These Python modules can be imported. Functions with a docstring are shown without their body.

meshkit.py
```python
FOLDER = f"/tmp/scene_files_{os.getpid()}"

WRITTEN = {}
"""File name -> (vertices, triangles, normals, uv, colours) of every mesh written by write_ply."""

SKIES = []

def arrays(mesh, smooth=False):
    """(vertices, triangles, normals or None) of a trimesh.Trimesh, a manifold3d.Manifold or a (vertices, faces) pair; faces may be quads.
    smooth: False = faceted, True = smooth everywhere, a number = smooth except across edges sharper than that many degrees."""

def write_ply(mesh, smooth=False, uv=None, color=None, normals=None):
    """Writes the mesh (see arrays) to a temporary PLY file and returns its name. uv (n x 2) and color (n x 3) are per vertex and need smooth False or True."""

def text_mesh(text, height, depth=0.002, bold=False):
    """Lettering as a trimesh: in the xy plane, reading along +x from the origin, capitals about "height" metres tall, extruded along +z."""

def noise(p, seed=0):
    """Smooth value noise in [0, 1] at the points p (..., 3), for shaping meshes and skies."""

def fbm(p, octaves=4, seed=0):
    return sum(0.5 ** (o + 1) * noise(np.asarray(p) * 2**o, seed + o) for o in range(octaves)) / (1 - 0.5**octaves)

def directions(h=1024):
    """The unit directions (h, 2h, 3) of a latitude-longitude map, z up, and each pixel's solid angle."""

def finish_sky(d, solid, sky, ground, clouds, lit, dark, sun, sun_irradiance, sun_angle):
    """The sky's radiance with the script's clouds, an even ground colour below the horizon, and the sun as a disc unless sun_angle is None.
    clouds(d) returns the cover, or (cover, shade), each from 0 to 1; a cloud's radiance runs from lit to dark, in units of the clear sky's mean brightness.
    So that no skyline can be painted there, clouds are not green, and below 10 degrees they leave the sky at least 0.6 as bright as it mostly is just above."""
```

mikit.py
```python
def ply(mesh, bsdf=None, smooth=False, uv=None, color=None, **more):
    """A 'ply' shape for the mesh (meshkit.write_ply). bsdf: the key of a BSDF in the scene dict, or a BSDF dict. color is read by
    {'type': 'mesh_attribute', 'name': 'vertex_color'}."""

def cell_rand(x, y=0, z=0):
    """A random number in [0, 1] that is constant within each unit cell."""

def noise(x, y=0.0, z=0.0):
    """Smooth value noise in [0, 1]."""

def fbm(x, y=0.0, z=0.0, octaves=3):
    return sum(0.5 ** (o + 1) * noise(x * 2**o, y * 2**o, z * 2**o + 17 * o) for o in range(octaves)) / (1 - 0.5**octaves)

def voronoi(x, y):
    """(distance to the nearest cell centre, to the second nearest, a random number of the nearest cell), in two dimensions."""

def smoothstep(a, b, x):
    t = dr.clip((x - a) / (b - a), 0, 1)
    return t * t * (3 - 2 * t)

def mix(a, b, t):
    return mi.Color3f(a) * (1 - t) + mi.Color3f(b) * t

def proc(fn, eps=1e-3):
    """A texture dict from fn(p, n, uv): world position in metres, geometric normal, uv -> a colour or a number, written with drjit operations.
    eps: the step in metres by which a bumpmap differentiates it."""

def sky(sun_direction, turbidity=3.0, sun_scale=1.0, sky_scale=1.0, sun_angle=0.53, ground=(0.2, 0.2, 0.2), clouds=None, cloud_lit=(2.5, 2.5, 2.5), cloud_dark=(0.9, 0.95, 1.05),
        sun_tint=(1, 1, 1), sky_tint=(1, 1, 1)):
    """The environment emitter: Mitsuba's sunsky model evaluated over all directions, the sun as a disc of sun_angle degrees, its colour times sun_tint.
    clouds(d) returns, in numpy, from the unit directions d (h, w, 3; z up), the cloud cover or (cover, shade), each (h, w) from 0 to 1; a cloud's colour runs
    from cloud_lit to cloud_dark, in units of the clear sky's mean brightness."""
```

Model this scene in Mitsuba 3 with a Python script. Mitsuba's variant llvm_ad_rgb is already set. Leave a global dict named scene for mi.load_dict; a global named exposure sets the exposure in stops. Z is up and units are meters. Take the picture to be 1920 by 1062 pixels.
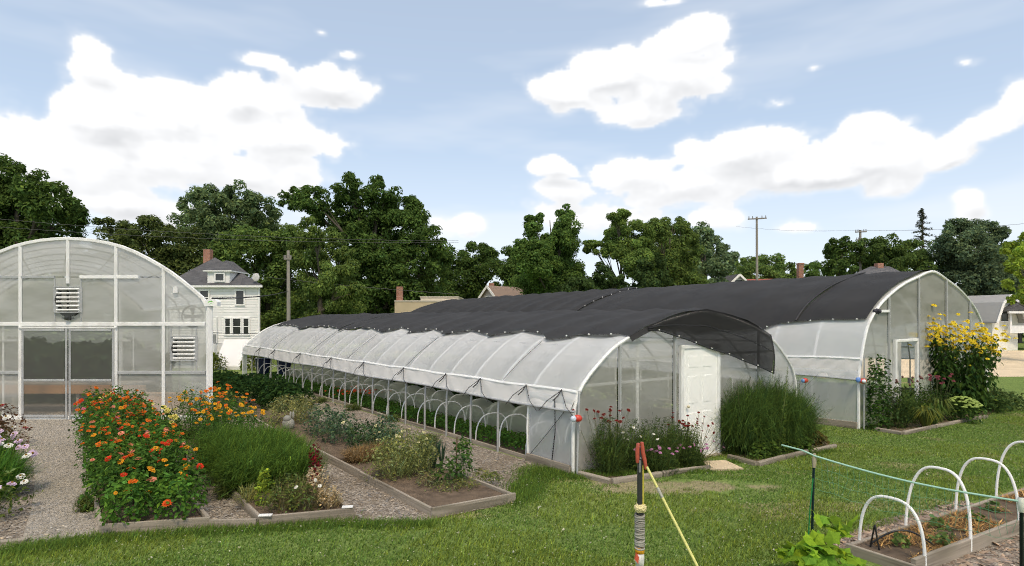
import math
import numpy as np
import mitsuba as mi
import drjit as dr
import trimesh
import shapely
from shapely.geometry import Polygon
from scipy.interpolate import PchipInterpolator
import mikit, meshkit
from mikit import proc, noise, fbm, voronoi, smoothstep, mix, cell_rand

T4 = mi.ScalarTransform4f
scene, labels, _count = {}, {}, {}

# ---------------------------------------------------------------- camera, sky, exposure
EYE, F = 2.65, 1140.0
scene['camera'] = {'type': 'perspective', 'fov': math.degrees(2 * math.atan(960 / F)), 'fov_axis': 'x', 'near_clip': 0.1, 'far_clip': 2000.0,
                   'principal_point_offset_y': -67 / 1062.0,
                   'to_world': T4().look_at(origin=[0, 0, EYE], target=[0, 1, EYE], up=[0, 0, 1])}
CLOUDS = [(-34.7,18.8,2.0,2.4,1),(-33.7,16.2,4.3,3.5,1),(-28.9,17.0,3.7,2.6,1),(-24.1,17.5,5.0,2.9,1),(-17.1,20.0,4.6,2.0,1),(-21.1,15.7,6.1,2.6,1),(-30.1,12.7,7.9,3.3,1),(-38.3,12.0,4.0,3.0,1),(-22.0,12.1,6.5,2.5,1),(-40.7,10.1,3.5,2.6,1),(-31.9,8.8,6.5,2.1,1),(-22.8,21.3,3.0,1.3,0.7),(-15.9,23.2,1.9,0.8,0.6),(-18.4,24.7,1.0,0.5,0.6),(17.1,23.7,4.4,2.1,1),(10.0,22.0,5.4,2.3,1),(5.0,20.4,4.5,1.8,1),(15.2,20.8,5.6,2.5,1),(12.4,18.4,5.3,1.7,0.8),(22.4,17.9,2.1,0.9,0.6),(20.7,14.4,5.7,2.6,1),(10.9,13.2,5.3,2.2,1),(4.0,13.9,2.8,1.3,1),(16.1,11.8,8.8,2.2,1),(24.9,12.3,6.2,2.3,1),(30.1,13.2,4.1,2.5,1),(30.8,14.8,3.2,1.7,1),(31.2,10.8,3.1,1.7,1),(35.4,12.4,2.5,1.3,1),(5.0,12.0,3.7,1.6,0.9),(38.3,13.8,2.6,1.6,1),(39.7,15.6,1.6,1.6,1),(36.7,8.8,1.5,1.3,0.9),(36.4,18.7,1.2,0.7,0.6),(26.6,20.2,1.3,0.6,0.6),(40.0,18.7,0.9,1.2,0.9),(13.8,27.0,3.3,0.7,0.8),(7.5,9.3,7.9,2.0,0.8),(18.4,8.7,3.2,1.6,0.7),(25.3,7.5,2.5,1.1,0.8),(-4.5,8.4,3.0,1.7,0.8)]
_r = np.random.default_rng(5)
CLOUDS += [(a, e, r * 1.7, r * .75, .9) for a, e, r in zip(_r.uniform(52, 308, 70), _r.uniform(8, 50, 70), _r.uniform(3, 8, 70))]   # the same kind of clouds all round
CLOUDS += [(a, e, r * 1.7, r * .75, .9) for a, e, r in zip(_r.uniform(0, 360, 14), _r.uniform(38, 80, 14), _r.uniform(4, 8, 14))]


def billow(p, octaves, seed):
    return sum(.5 ** (o + 1) * np.abs(2 * meshkit.noise(p * 2 ** o, seed + o) - 1) for o in range(octaves)) / (1 - .5 ** octaves)


def cloud_field(d):
    az = np.degrees(np.arctan2(d[..., 0], d[..., 1]))
    el = np.degrees(np.arcsin(np.clip(d[..., 2], -1, 1)))
    p = np.stack([d[..., 0], d[..., 1], d[..., 2] * 1.25], -1)
    azw = az + 3.0 * (meshkit.fbm(p * 8, 3, 21) - .5)
    elw = el + 1.8 * (meshkit.fbm(p * 8, 3, 33) - .5)
    field, low = np.zeros_like(az), np.zeros_like(az)
    for a, e, ra, re, w in CLOUDS:
        da = (azw - a + 180) % 360 - 180
        q = (elw - e) / re
        g = w * np.exp(-((da / ra) ** 2 + (q * np.where(q < 0, 1.25, .95)) ** 2) * 1.05)
        field = np.maximum(field, g) * .74 + np.minimum(field + g, 1.4) * .26
        low += g * q
    return 1.1 * field + .85 * (billow(p * 15, 6, 3) - .40) + .55 * (billow(p * 6.5, 3, 17) - .42) + .3 * (meshkit.fbm(p * 7, 3, 90) - .5), low, el, p


def clouds(d):
    f, low, el, p = cloud_field(d)
    up = d + np.array([-.010, 0, .022])
    f2 = cloud_field(up / np.linalg.norm(up, axis=-1, keepdims=True))[0]
    soft = .14 + .22 * np.clip(-low, 0, 1)
    cover = np.clip((f - .33) / soft, 0, 1)
    cover = cover * cover * (3 - 2 * cover)
    wisp = np.clip((meshkit.fbm(p * np.array([3, 3, 11.]), 5, 51) - .5) * 1.4, 0, .22) * (el > 5)
    hazy = .32 + np.clip((17 - el) / 17, 0, 1) ** 1.2 * .40
    fringe = np.clip((f - .16) / .3, 0, 1) ** 2 * .30
    cover = np.maximum(cover, np.clip(hazy + wisp * .6 + fringe, 0, .85))
    core = np.clip((f - .38) / .5, 0, 1)
    lump = np.clip(.5 + 1.5 * (f2 - f), 0, 1)
    shade = core ** .7 * np.clip(.10 + .75 * (lump - .42) - .16 * np.clip(low, -1.2, 1.2) + 1.1 * (meshkit.fbm(p * np.array([8, 8, 12.]), 5, 71) - .5), 0, .95)
    return cover, shade


scene['sky'] = mikit.sky((0.10, -0.58, 0.80), turbidity=4.0, sun_scale=0.42, sky_scale=1.0, sun_angle=10, ground=(.12, .15, .08), clouds=clouds,
                         cloud_lit=(2.0, 2.01, 2.03), cloud_dark=(1.08, 1.11, 1.16), sky_tint=(1.42, 1.36, 1.30))
exposure = 1.95


# ---------------------------------------------------------------- materials
def rgb(*c):
    return {'type': 'rgb', 'value': list(c)}


def princ(color, rough=.6, **k):
    return {'type': 'principled', 'base_color': color if isinstance(color, dict) else rgb(*color), 'roughness': rough, **k}


VC = {'type': 'mesh_attribute', 'name': 'vertex_color'}
scene['m_leaf'] = {'type': 'principledthin', 'base_color': VC, 'roughness': .55, 'diff_trans': .8, 'spec_trans': 0.0}
scene['m_petal'] = {'type': 'principledthin', 'base_color': VC, 'roughness': .7, 'diff_trans': .5, 'spec_trans': 0.0}
scene['m_plain'] = {'type': 'twosided', 'bsdf': princ(VC, .6)}
scene['m_satin'] = {'type': 'twosided', 'bsdf': princ(VC, .35)}


def _wood(p, n, uv):
    s = fbm(uv.x * 1.3 + cell_rand(p.z * 0, 0, 0), uv.y * 55, 0, 4)
    w = fbm(p.x * 2.1, p.y * 2.1, p.z * 6, 3)
    k = smoothstep(.62, .8, noise(uv.x * 1.1, uv.y * 9, 3))
    c = mix((.17, .145, .115), (.37, .325, .265), s)
    c = mix(c, (.24, .215, .165), smoothstep(.45, .75, w) * .8)
    return mix(c, (.10, .085, .06), k * .5)


scene['m_wood'] = {'type': 'bumpmap', 'arbitrary': proc(lambda p, n, uv: fbm(uv.x * 3, uv.y * 60, 0, 3), 2e-3), 'scale': .004, 'bsdf': princ(proc(_wood), .9)}
scene['m_bark'] = {'type': 'bumpmap', 'arbitrary': proc(lambda p, n, uv: fbm(p.x * 7, p.y * 7, p.z * 1.2, 4), 5e-3), 'scale': .05,
                   'bsdf': princ(proc(lambda p, n, uv: mix((.045, .038, .03), (.14, .12, .095), fbm(p.x * 8, p.y * 8, p.z * 1.5, 4))), .95)}


def _film(p, n, uv):
    d = fbm(p.x * .9, p.y * .9, p.z * 2.5, 4)
    d2 = smoothstep(.5, .85, fbm(p.x * 3, p.y * 3, p.z * .7, 3))
    return mix(mix((.91, .935, .95), (.83, .85, .86), d), (.74, .75, .75), d2 * .3)


FILM = {'type': 'principledthin', 'base_color': proc(_film), 'roughness': .28, 'diff_trans': .75, 'spec_trans': 0.0, 'eta': 1.35}
scene['m_film'] = {'type': 'mask', 'opacity': .76, 'bsdf': FILM}
scene['m_wrap'] = {'type': 'mask', 'opacity': .60, 'bsdf': FILM}
scene['m_panel'] = {'type': 'mask', 'opacity': .53, 'bsdf': {**FILM, 'base_color': proc(lambda p, n, uv: mix((.80, .81, .77), (.62, .63, .57), smoothstep(.35, .75, fbm(p.x * 1.1, p.y * 1.1, p.z * 3, 4))))}}
scene['m_white_film'] = {'type': 'mask', 'opacity': .96, 'bsdf': {**FILM, 'base_color': proc(lambda p, n, uv: mix((.94, .94, .93), (.84, .84, .83), fbm(p.x * 1.5, p.y * 1.5, p.z * 6, 3)))}}
scene['m_highlight'] = {'type': 'principledthin', 'base_color': rgb(.88, .89, .9), 'roughness': .5, 'diff_trans': .7, 'spec_trans': 0.0}  # white of the added strips that imitate light caught along the hoops
scene['m_door_pane'] = {'type': 'mask', 'opacity': .20, 'bsdf': {**FILM, 'base_color': rgb(.55, .56, .52)}}
_shade = lambda p, n, uv: mix((.013, .013, .0135), (.028, .028, .0285), fbm(p.x * 1.4, p.y * 1.4, p.z * 2.5, 4))
scene['m_shade'] = {'type': 'twosided', 'bsdf': princ(proc(_shade), .8)}
scene['m_shade_net'] = {'type': 'mask', 'opacity': .86, 'bsdf': {'type': 'twosided', 'bsdf': princ((.016, .016, .017), .9, specular=.2)}}
scene['m_net'] = {'type': 'mask', 'opacity': .50, 'bsdf': {'type': 'principledthin', 'base_color': rgb(.66, .72, .60), 'roughness': .6, 'diff_trans': .9, 'spec_trans': 0.0}}
scene['m_white_metal'] = princ(proc(lambda p, n, uv: mix((.78, .79, .78), (.60, .60, .57), smoothstep(.5, .8, fbm(p.x * 5, p.y * 5, p.z * 2, 3)) * .7)), .4)
scene['m_galv'] = princ(proc(lambda p, n, uv: mix((.36, .37, .37), (.52, .53, .53), fbm(p.x * 9, p.y * 9, p.z * 5, 3))), .45, metallic=.35)
scene['m_pvc'] = princ(proc(lambda p, n, uv: mix((.82, .83, .82), (.66, .66, .60), smoothstep(.5, .8, fbm(p.x * 6, p.y * 6, p.z * 6, 3)) * .6)), .35)


def _lawn(p, n, uv):
    a = fbm(p.x * .45, p.y * .45, 1.0, 4)
    b = fbm(p.x * 6, p.y * 6, 2.0, 4)
    f = fbm(p.x * 45, p.y * 45, 3.0, 3)
    c = mix((.10, .16, .034), (.16, .225, .052), b)
    c = mix(c, (.165, .21, .055), smoothstep(.5, .72, a) * .5)
    c = mix(c, (.24, .215, .10), smoothstep(.66, .80, fbm(p.x * .8, p.y * 1.1, 9.0, 4)) * .75)
    e = dr.square((p.x - 2.55) / 1.5) + dr.square((p.y - 9.62) / .42) + (fbm(p.x * 2.5, p.y * 2.5, 4.0, 4) - .5) * 2.4
    c = mix(c, (.27, .22, .14), smoothstep(1.2, .3, e) * .75)
    return c * (.6 + .8 * f)


scene['m_lawn'] = {'type': 'bumpmap', 'arbitrary': proc(lambda p, n, uv: fbm(p.x * 30, p.y * 30, 0, 3), 4e-3), 'scale': .05, 'bsdf': princ(proc(_lawn), .9)}


def _gravel(p, n, uv):
    d1, d2, r = voronoi(p.x * 42, p.y * 42)
    c = mix((.22, .20, .165), (.42, .385, .33), r)
    c = mix(c, (.12, .105, .085), smoothstep(.16, .02, d2 - d1) * .8)
    return mix(c, (.20, .185, .12), smoothstep(.5, .75, fbm(p.x * 1.2, p.y * 1.2, 0, 4)) * .35)


scene['m_gravel'] = {'type': 'bumpmap', 'arbitrary': proc(lambda p, n, uv: voronoi(p.x * 42, p.y * 42)[0], 3e-3), 'scale': -.012, 'bsdf': princ(proc(_gravel), .95)}


def _chips(p, n, uv):
    q = fbm(p.x * 2, p.y * 2, 0, 3)
    x, y = p.x * .8 + p.y * .6, p.y * .8 - p.x * .6
    d1, d2, r = voronoi(x * 32 + q * 3, y * 20)
    c = mix((.13, .108, .085), (.36, .32, .265), r)
    return mix(mix(c, (.07, .05, .035), smoothstep(.2, .03, d2 - d1) * .8), (.13, .10, .065), smoothstep(.5, .72, q) * .5)


scene['m_chips'] = {'type': 'bumpmap', 'arbitrary': proc(lambda p, n, uv: fbm(p.x * 30, p.y * 30, 0, 3), 4e-3), 'scale': .03, 'bsdf': princ(proc(_chips), .95)}
scene['m_soil'] = {'type': 'bumpmap', 'arbitrary': proc(lambda p, n, uv: fbm(p.x * 22, p.y * 22, 0, 4), 4e-3), 'scale': .05,
                   'bsdf': princ(proc(lambda p, n, uv: mix((.05, .036, .025), (.17, .125, .085), fbm(p.x * 9, p.y * 9, 2.0, 5))), .95)}
scene['m_sand'] = princ(proc(lambda p, n, uv: mix((.36, .29, .19), (.48, .40, .28), fbm(p.x * .9, p.y * .9, 0, 5))), .95)
scene['m_siding'] = princ(proc(lambda p, n, uv: mix((.80, .80, .79), (.70, .70, .68), fbm(p.x * 1.5, p.y * 1.5, p.z * .6, 4))), .6)


def _shingle(p, n, uv):
    r = cell_rand(dr.floor(p.x * 3.2 + cell_rand(p.z * 6, 1) * 5), dr.floor(p.z * 6), dr.floor(p.y * 3))
    return mix((.055, .056, .06), (.115, .115, .12), r * .6 + .4 * fbm(p.x, p.y, p.z, 4))


scene['m_shingle'] = princ(proc(_shingle), .9)


def _brick(p, n, uv):
    row = dr.floor(p.z * 12)
    q = (p.x + p.y) * 4.2 + .5 * (row - 2 * dr.floor(row / 2))
    fx, fz = q - dr.floor(q), p.z * 12 - row
    m = dr.minimum(dr.minimum(fx, 1 - fx) * .24, dr.minimum(fz, 1 - fz) * .083)
    return mix((.40, .36, .31), mix((.24, .095, .06), (.38, .16, .10), cell_rand(dr.floor(q), row)), smoothstep(.004, .009, m))


scene['m_brick'] = princ(proc(_brick), .9)
scene['m_stucco'] = princ(proc(lambda p, n, uv: mix((.46, .38, .25), (.54, .46, .32), fbm(p.x * .7, p.y * .7, p.z * .9, 5))), .9)
scene['m_pane'] = princ(proc(lambda p, n, uv: mix((.012, .014, .015), (.05, .055, .055), fbm(p.x * 1.3, p.y, p.z * 1.3, 2))), .08, specular=.6)


for _k, _d in list(scene.items()):
    if _k.startswith('m_') and _d['type'] in ('principled', 'bumpmap'):
        scene[_k] = {'type': 'twosided', 'bsdf': _d}


# ---------------------------------------------------------------- mesh helpers
class M:
    """vertices, triangles, uv, colours"""

    def __init__(self, v, f, uv=None, c=None):
        self.v, self.f, self.uv, self.c = np.asarray(v, float), np.asarray(f, int), uv, c
        if self.f.shape[1] == 4:
            self.f = np.vstack([self.f[:, [0, 1, 2]], self.f[:, [0, 2, 3]]])

    def col(self, *c):
        self.c = np.tile(np.array(c, float), (len(self.v), 1))
        return self


def cat(ms):
    ms = [m for m in ms if m is not None and len(m.v)]
    at, f = 0, []
    for m in ms:
        f.append(m.f + at)
        at += len(m.v)
    uv = np.vstack([m.uv if m.uv is not None else np.zeros((len(m.v), 2)) for m in ms]) if any(m.uv is not None for m in ms) else None
    c = np.vstack([m.c if m.c is not None else np.ones((len(m.v), 3)) * .5 for m in ms]) if any(m.c is not None for m in ms) else None
    return M(np.vstack([m.v for m in ms]), np.vstack(f), uv, c)


def unit(a):
    a = np.asarray(a, float)
    return a / np.maximum(np.linalg.norm(a, axis=-1, keepdims=True), 1e-12)


def bar(p0, p1, w, h, up=(0, 0, 1), ch=None):
    """a board from p0 to p1, w across, h along up, with chamfered long edges; uv in metres along it"""
    p0, p1 = np.asarray(p0, float), np.asarray(p1, float)
    d = unit(p1 - p0)
    x = np.cross(d, up)
    x = unit(x) if np.linalg.norm(x) > 1e-6 else np.array([1., 0, 0])
    y = np.cross(x, d)
    ch = min(w, h) * .12 if ch is None else ch
    a, b = w / 2, h / 2
    if ch > 0:
        prof = np.array([(-a + ch, -b), (a - ch, -b), (a, -b + ch), (a, b - ch), (a - ch, b), (-a + ch, b), (-a, b - ch), (-a, -b + ch)])
    else:
        prof = np.array([(-a, -b), (a, -b), (a, b), (-a, b)])
    n = len(prof)
    per = np.concatenate([[0], np.cumsum(np.linalg.norm(np.diff(prof, axis=0), axis=1))])
    off = prof[:, :1] * x + prof[:, 1:] * y
    L, s = np.linalg.norm(p1 - p0), float(np.sum(p0 * [3.7, 5.1, 2.3])) % 50
    v = np.vstack([p0 + off, p1 + off])
    uv = np.vstack([np.stack([np.full(n, s), per], 1), np.stack([np.full(n, s + L), per], 1)])
    i = np.arange(n)
    j = (i + 1) % n
    f = np.vstack([np.stack([i, j, j + n], 1), np.stack([i, j + n, i + n], 1),
                   [(0, k + 1, k) for k in range(1, n - 1)], [(n, n + k, n + k + 1) for k in range(1, n - 1)]])[:, ::-1]
    return M(v, f, uv)


def box(x0, x1, y0, y1, z0, z1):
    return bar(((x0 + x1) / 2, y0, (z0 + z1) / 2), ((x0 + x1) / 2, y1, (z0 + z1) / 2), x1 - x0, z1 - z0, ch=0)


def tube(pts, r, sides=6):
    p = np.asarray(pts, float)
    t = unit(np.gradient(p, axis=0))
    a = np.cross(t[0], (0, 0, 1)) if abs(t[0][2]) < .9 else np.cross(t[0], (0, 1, 0))
    A = []
    for k in range(len(p)):
        a = unit(a - t[k] * np.dot(a, t[k]))
        A.append(a)
    A = np.array(A)
    B = np.cross(t, A)
    g = np.arange(sides) * 2 * np.pi / sides
    r = np.broadcast_to(r, (len(p),))[:, None, None]
    v = p[:, None] + r * (np.cos(g)[None, :, None] * A[:, None] + np.sin(g)[None, :, None] * B[:, None])
    i, j = np.meshgrid(np.arange(len(p) - 1), np.arange(sides), indexing='ij')
    k = (j + 1) % sides
    q = np.stack([i * sides + j, i * sides + k, (i + 1) * sides + k, (i + 1) * sides + j], -1).reshape(-1, 4)
    n = len(p) * sides
    caps = [(0, m + 1, m) for m in range(1, sides - 1)] + [(n - sides, n - sides + m, n - sides + m + 1) for m in range(1, sides - 1)]
    return M(v.reshape(-1, 3), np.vstack([q[:, [0, 1, 2]], q[:, [0, 2, 3]], caps]))


def sheet(grid):
    g = np.asarray(grid, float)
    a, b = g.shape[:2]
    i, j = np.meshgrid(np.arange(a - 1), np.arange(b - 1), indexing='ij')
    q = np.stack([i * b + j, (i + 1) * b + j, (i + 1) * b + j + 1, i * b + j + 1], -1).reshape(-1, 4)
    return M(g.reshape(-1, 3), q)


def poly_mesh(pts3):
    """a polygon (any plane) as triangles; pts n x 3"""
    p = np.asarray(pts3, float)
    c = p.mean(0)
    u, s, vt = np.linalg.svd(p - c)
    q = (p - c) @ vt[:2].T
    v, f = trimesh.creation.triangulate_polygon(Polygon(q), engine='earcut')
    if len(v) != len(p):
        return M(c + v @ vt[:2], f)
    return M(c + v @ vt[:2], f)


def prism(pts2, place, depth):
    """closed solid: 2D outline mapped by place(x, y) -> 3D, pushed by the vector depth"""
    v, f = trimesh.creation.triangulate_polygon(Polygon(pts2), engine='earcut')
    a = np.array([place(*q) for q in v])
    n = len(pts2)
    ring = np.array([place(*q) for q in pts2])
    d = np.asarray(depth, float)
    i = np.arange(n)
    j = (i + 1) % n
    side = M(np.vstack([ring, ring + d]), np.vstack([np.stack([i, j, j + n], 1), np.stack([i, j + n, i + n], 1)]))
    return cat([M(a, f), M(a + d, f[:, ::-1]), side])


def blob(c, r, seed=0, amp=.15, sub=2, fr=2.0):
    m = trimesh.creation.icosphere(subdivisions=sub)
    v = m.vertices * (1 + amp * 2 * (meshkit.fbm(m.vertices * fr + seed * 7.3, 3, seed) - .5))[:, None]
    return M(v * np.asarray(r) + np.asarray(c), m.faces)


def key_of(name, parent=None):
    base = f'{parent}__{name}' if parent else name
    n = _count.get(base, 0)
    _count[base] = n + 1
    return base if n == 0 else f'{base}_{n:03d}'


def put(k, m, bsdf, smooth=False):
    if m.c is not None or m.uv is not None:
        smooth = bool(smooth)
    scene[k] = mikit.ply((m.v, m.f), bsdf, smooth=smooth, uv=m.uv, color=m.c)
    return k


def thing(name, label, cat_, group=None):
    k = key_of(name)
    labels[k] = {'label': label, 'category': cat_, **({'group': group} if group else {})}
    return k


def part(parent, name, m, bsdf, smooth=False, label=None, stuff=False):
    k = key_of(name, parent)
    if label or stuff:
        labels[k] = {**({'label': label} if label else {}), **({'kind': 'stuff'} if stuff else {})}
    return put(k, m, bsdf, smooth)


def solo(name, label, cat_, m, bsdf, smooth=False, group=None, kind=None):
    k = thing(name, label, cat_, group)
    if kind:
        labels[k]['kind'] = kind
    return put(k, m, bsdf, smooth)


def struct(name, label, m, bsdf, smooth=False):
    k = key_of(name)
    labels[k] = {'label': label, 'category': name.replace('_', ' '), 'kind': 'structure'}
    return put(k, m, bsdf, smooth)


ORD = 'first second third fourth fifth sixth seventh eighth ninth tenth eleventh twelfth thirteenth fourteenth fifteenth sixteenth seventeenth eighteenth nineteenth twentieth'.split() + ['twenty ' + w for w in ('first', 'second', 'third', 'fourth')]


def sstep(a, b, x):
    t = np.clip((np.asarray(x, float) - a) / (b - a), 0, 1)
    return t * t * (3 - 2 * t)


def ground(x, y):
    """height of the ground"""
    return -1.0 * sstep(29, 44, y) * sstep(-6, -14, x) - .2 * sstep(2, 4.3, x) * sstep(9.6, 12, y)


def at(px, py, Y):
    return np.array([(px - 960) / F * Y, Y, EYE - (py - 598) / F * Y])


def on(px, py, lift=0.0):
    """the point of the ground seen there"""
    z = 0.0
    for _ in range(12):
        Y = (EYE - z - lift) * F / (py - 598)
        X = (px - 960) / F * Y
        z = float(ground(X, Y))
    return np.array([X, Y, z + lift])


AX, AV = np.array([-.6, .8, 0]), np.array([.8, .6, 0])


# ---------------------------------------------------------------- foliage helpers
def cards(C, N, L, W, col, rng, along=None):
    """n leaves: kites folded a little along the midrib"""
    n = len(C)
    N = unit(N)
    t = rng.normal(size=(n, 3)) if along is None else along + .35 * rng.normal(size=(n, 3))
    t = unit(t - N * np.sum(t * N, 1, keepdims=True))
    b = np.cross(N, t)
    L, W = (np.broadcast_to(x, (n,))[:, None] for x in (L, W))
    v = np.stack([C - t * L * .5, C + b * W * .5 + N * W * .12 - t * L * .05, C + t * L * .5 - N * L * .1, C - b * W * .5 + N * W * .12 - t * L * .05], 1).reshape(-1, 3)
    i = np.arange(n)[:, None] * 4
    f = np.concatenate([i + [0, 1, 2], i + [0, 2, 3]], 1).reshape(-1, 3)
    return M(v, f, None, np.repeat(np.clip(col, .003, .95), 4, 0))


def tint(col, n, rng, amp=.3, hue=.12):
    """n leaf colours about col"""
    k = np.exp(rng.normal(size=(n, 1)) * amp)
    h = rng.normal(size=(n, 1)) * hue
    return np.asarray(col) * k * np.concatenate([1 + h, 1 + h * .3, 1 - h], 1)


def blades(B, tip, w, col, mid=None):
    """n grass-like blades from B to tip, bent through mid"""
    n = len(B)
    d = tip - B
    s = unit(np.cross(d, np.array([.3, .2, 1.0]) + 0 * d)) * np.broadcast_to(w, (n,))[:, None] * .5
    if mid is None:
        v = np.stack([B - s, B + s, tip], 1).reshape(-1, 3)
        return M(v, np.arange(3 * n).reshape(-1, 3), None, np.repeat(col, 3, 0))
    v = np.stack([B - s, B + s, mid - s, mid + s, tip], 1).reshape(-1, 3)
    i = np.arange(n)[:, None] * 5
    f = np.concatenate([i + [0, 1, 3], i + [0, 3, 2], i + [2, 3, 4]], 1).reshape(-1, 3)
    return M(v, f, None, np.repeat(np.clip(col, .003, .95), 5, 0))


def leafy(c, rx, ry, h, n, L, W, col, rng, base=.15, round_=True):
    """leaves of a low plant filling a dome over c"""
    u = rng.random(n)
    a = rng.random(n) * 2 * np.pi
    z = base * h + (1 - base) * h * rng.random(n) ** .75
    prof = np.sqrt(np.clip(1 - ((z / h - .35) / .68) ** 2, .04, 1)) if round_ else 1 - .25 * z / h
    r = np.sqrt(.25 + .75 * u) * prof
    wob = 1 + .28 * np.sin(3 * a + c[0] * 9) + .15 * np.sin(7 * a + c[1] * 5)
    C = np.stack([c[0] + rx * r * np.cos(a) * wob, c[1] + ry * r * np.sin(a) * wob, c[2] + z * (1 + .12 * np.sin(5 * a + 3 * c[0]))], 1)
    N = np.stack([np.cos(a) * .7, np.sin(a) * .7, .5 + z / h], 1) + rng.normal(size=(n, 3)) * .55
    return cards(C, N, L * (.6 + .8 * rng.random(n)), W * (.6 + .8 * rng.random(n)), tint(col, n, rng), rng)


def fronds(c, rx, ry, h, n, w, col, rng, spread=.6, bend=.25):
    """fine upright hair-like foliage"""
    a, r = rng.random(n) * 2 * np.pi, np.sqrt(rng.random(n))
    B = np.stack([c[0] + rx * r * np.cos(a) * .55, c[1] + ry * r * np.sin(a) * .55, c[2] + h * .55 * rng.random(n) ** 1.3], 1)
    hh = h * (.35 + .65 * rng.random(n)) * (1 - .35 * r ** 2)
    tip = np.stack([c[0] + rx * r * np.cos(a) * (1 + spread * .2), c[1] + ry * r * np.sin(a) * (1 + spread * .2), np.maximum(B[:, 2] + .05, c[2] + hh)], 1)
    tip += rng.normal(size=(n, 3)) * h * .1
    mid = (B + tip) / 2 + rng.normal(size=(n, 3)) * h * bend * .2
    return blades(B, tip, w, tint(col, n, rng, .35), mid)


def stems(c, tips, r, col, rng, spread=.3):
    ms = []
    for t in tips:
        b = np.array([c[0] + (t[0] - c[0]) * spread, c[1] + (t[1] - c[1]) * spread, c[2] - .02])
        m = (b + t) / 2 + rng.normal(size=3) * .02
        ms.append(tube([b, m, t], [r, r * .8, r * .5], 4))
    return cat(ms).col(*col)


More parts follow.
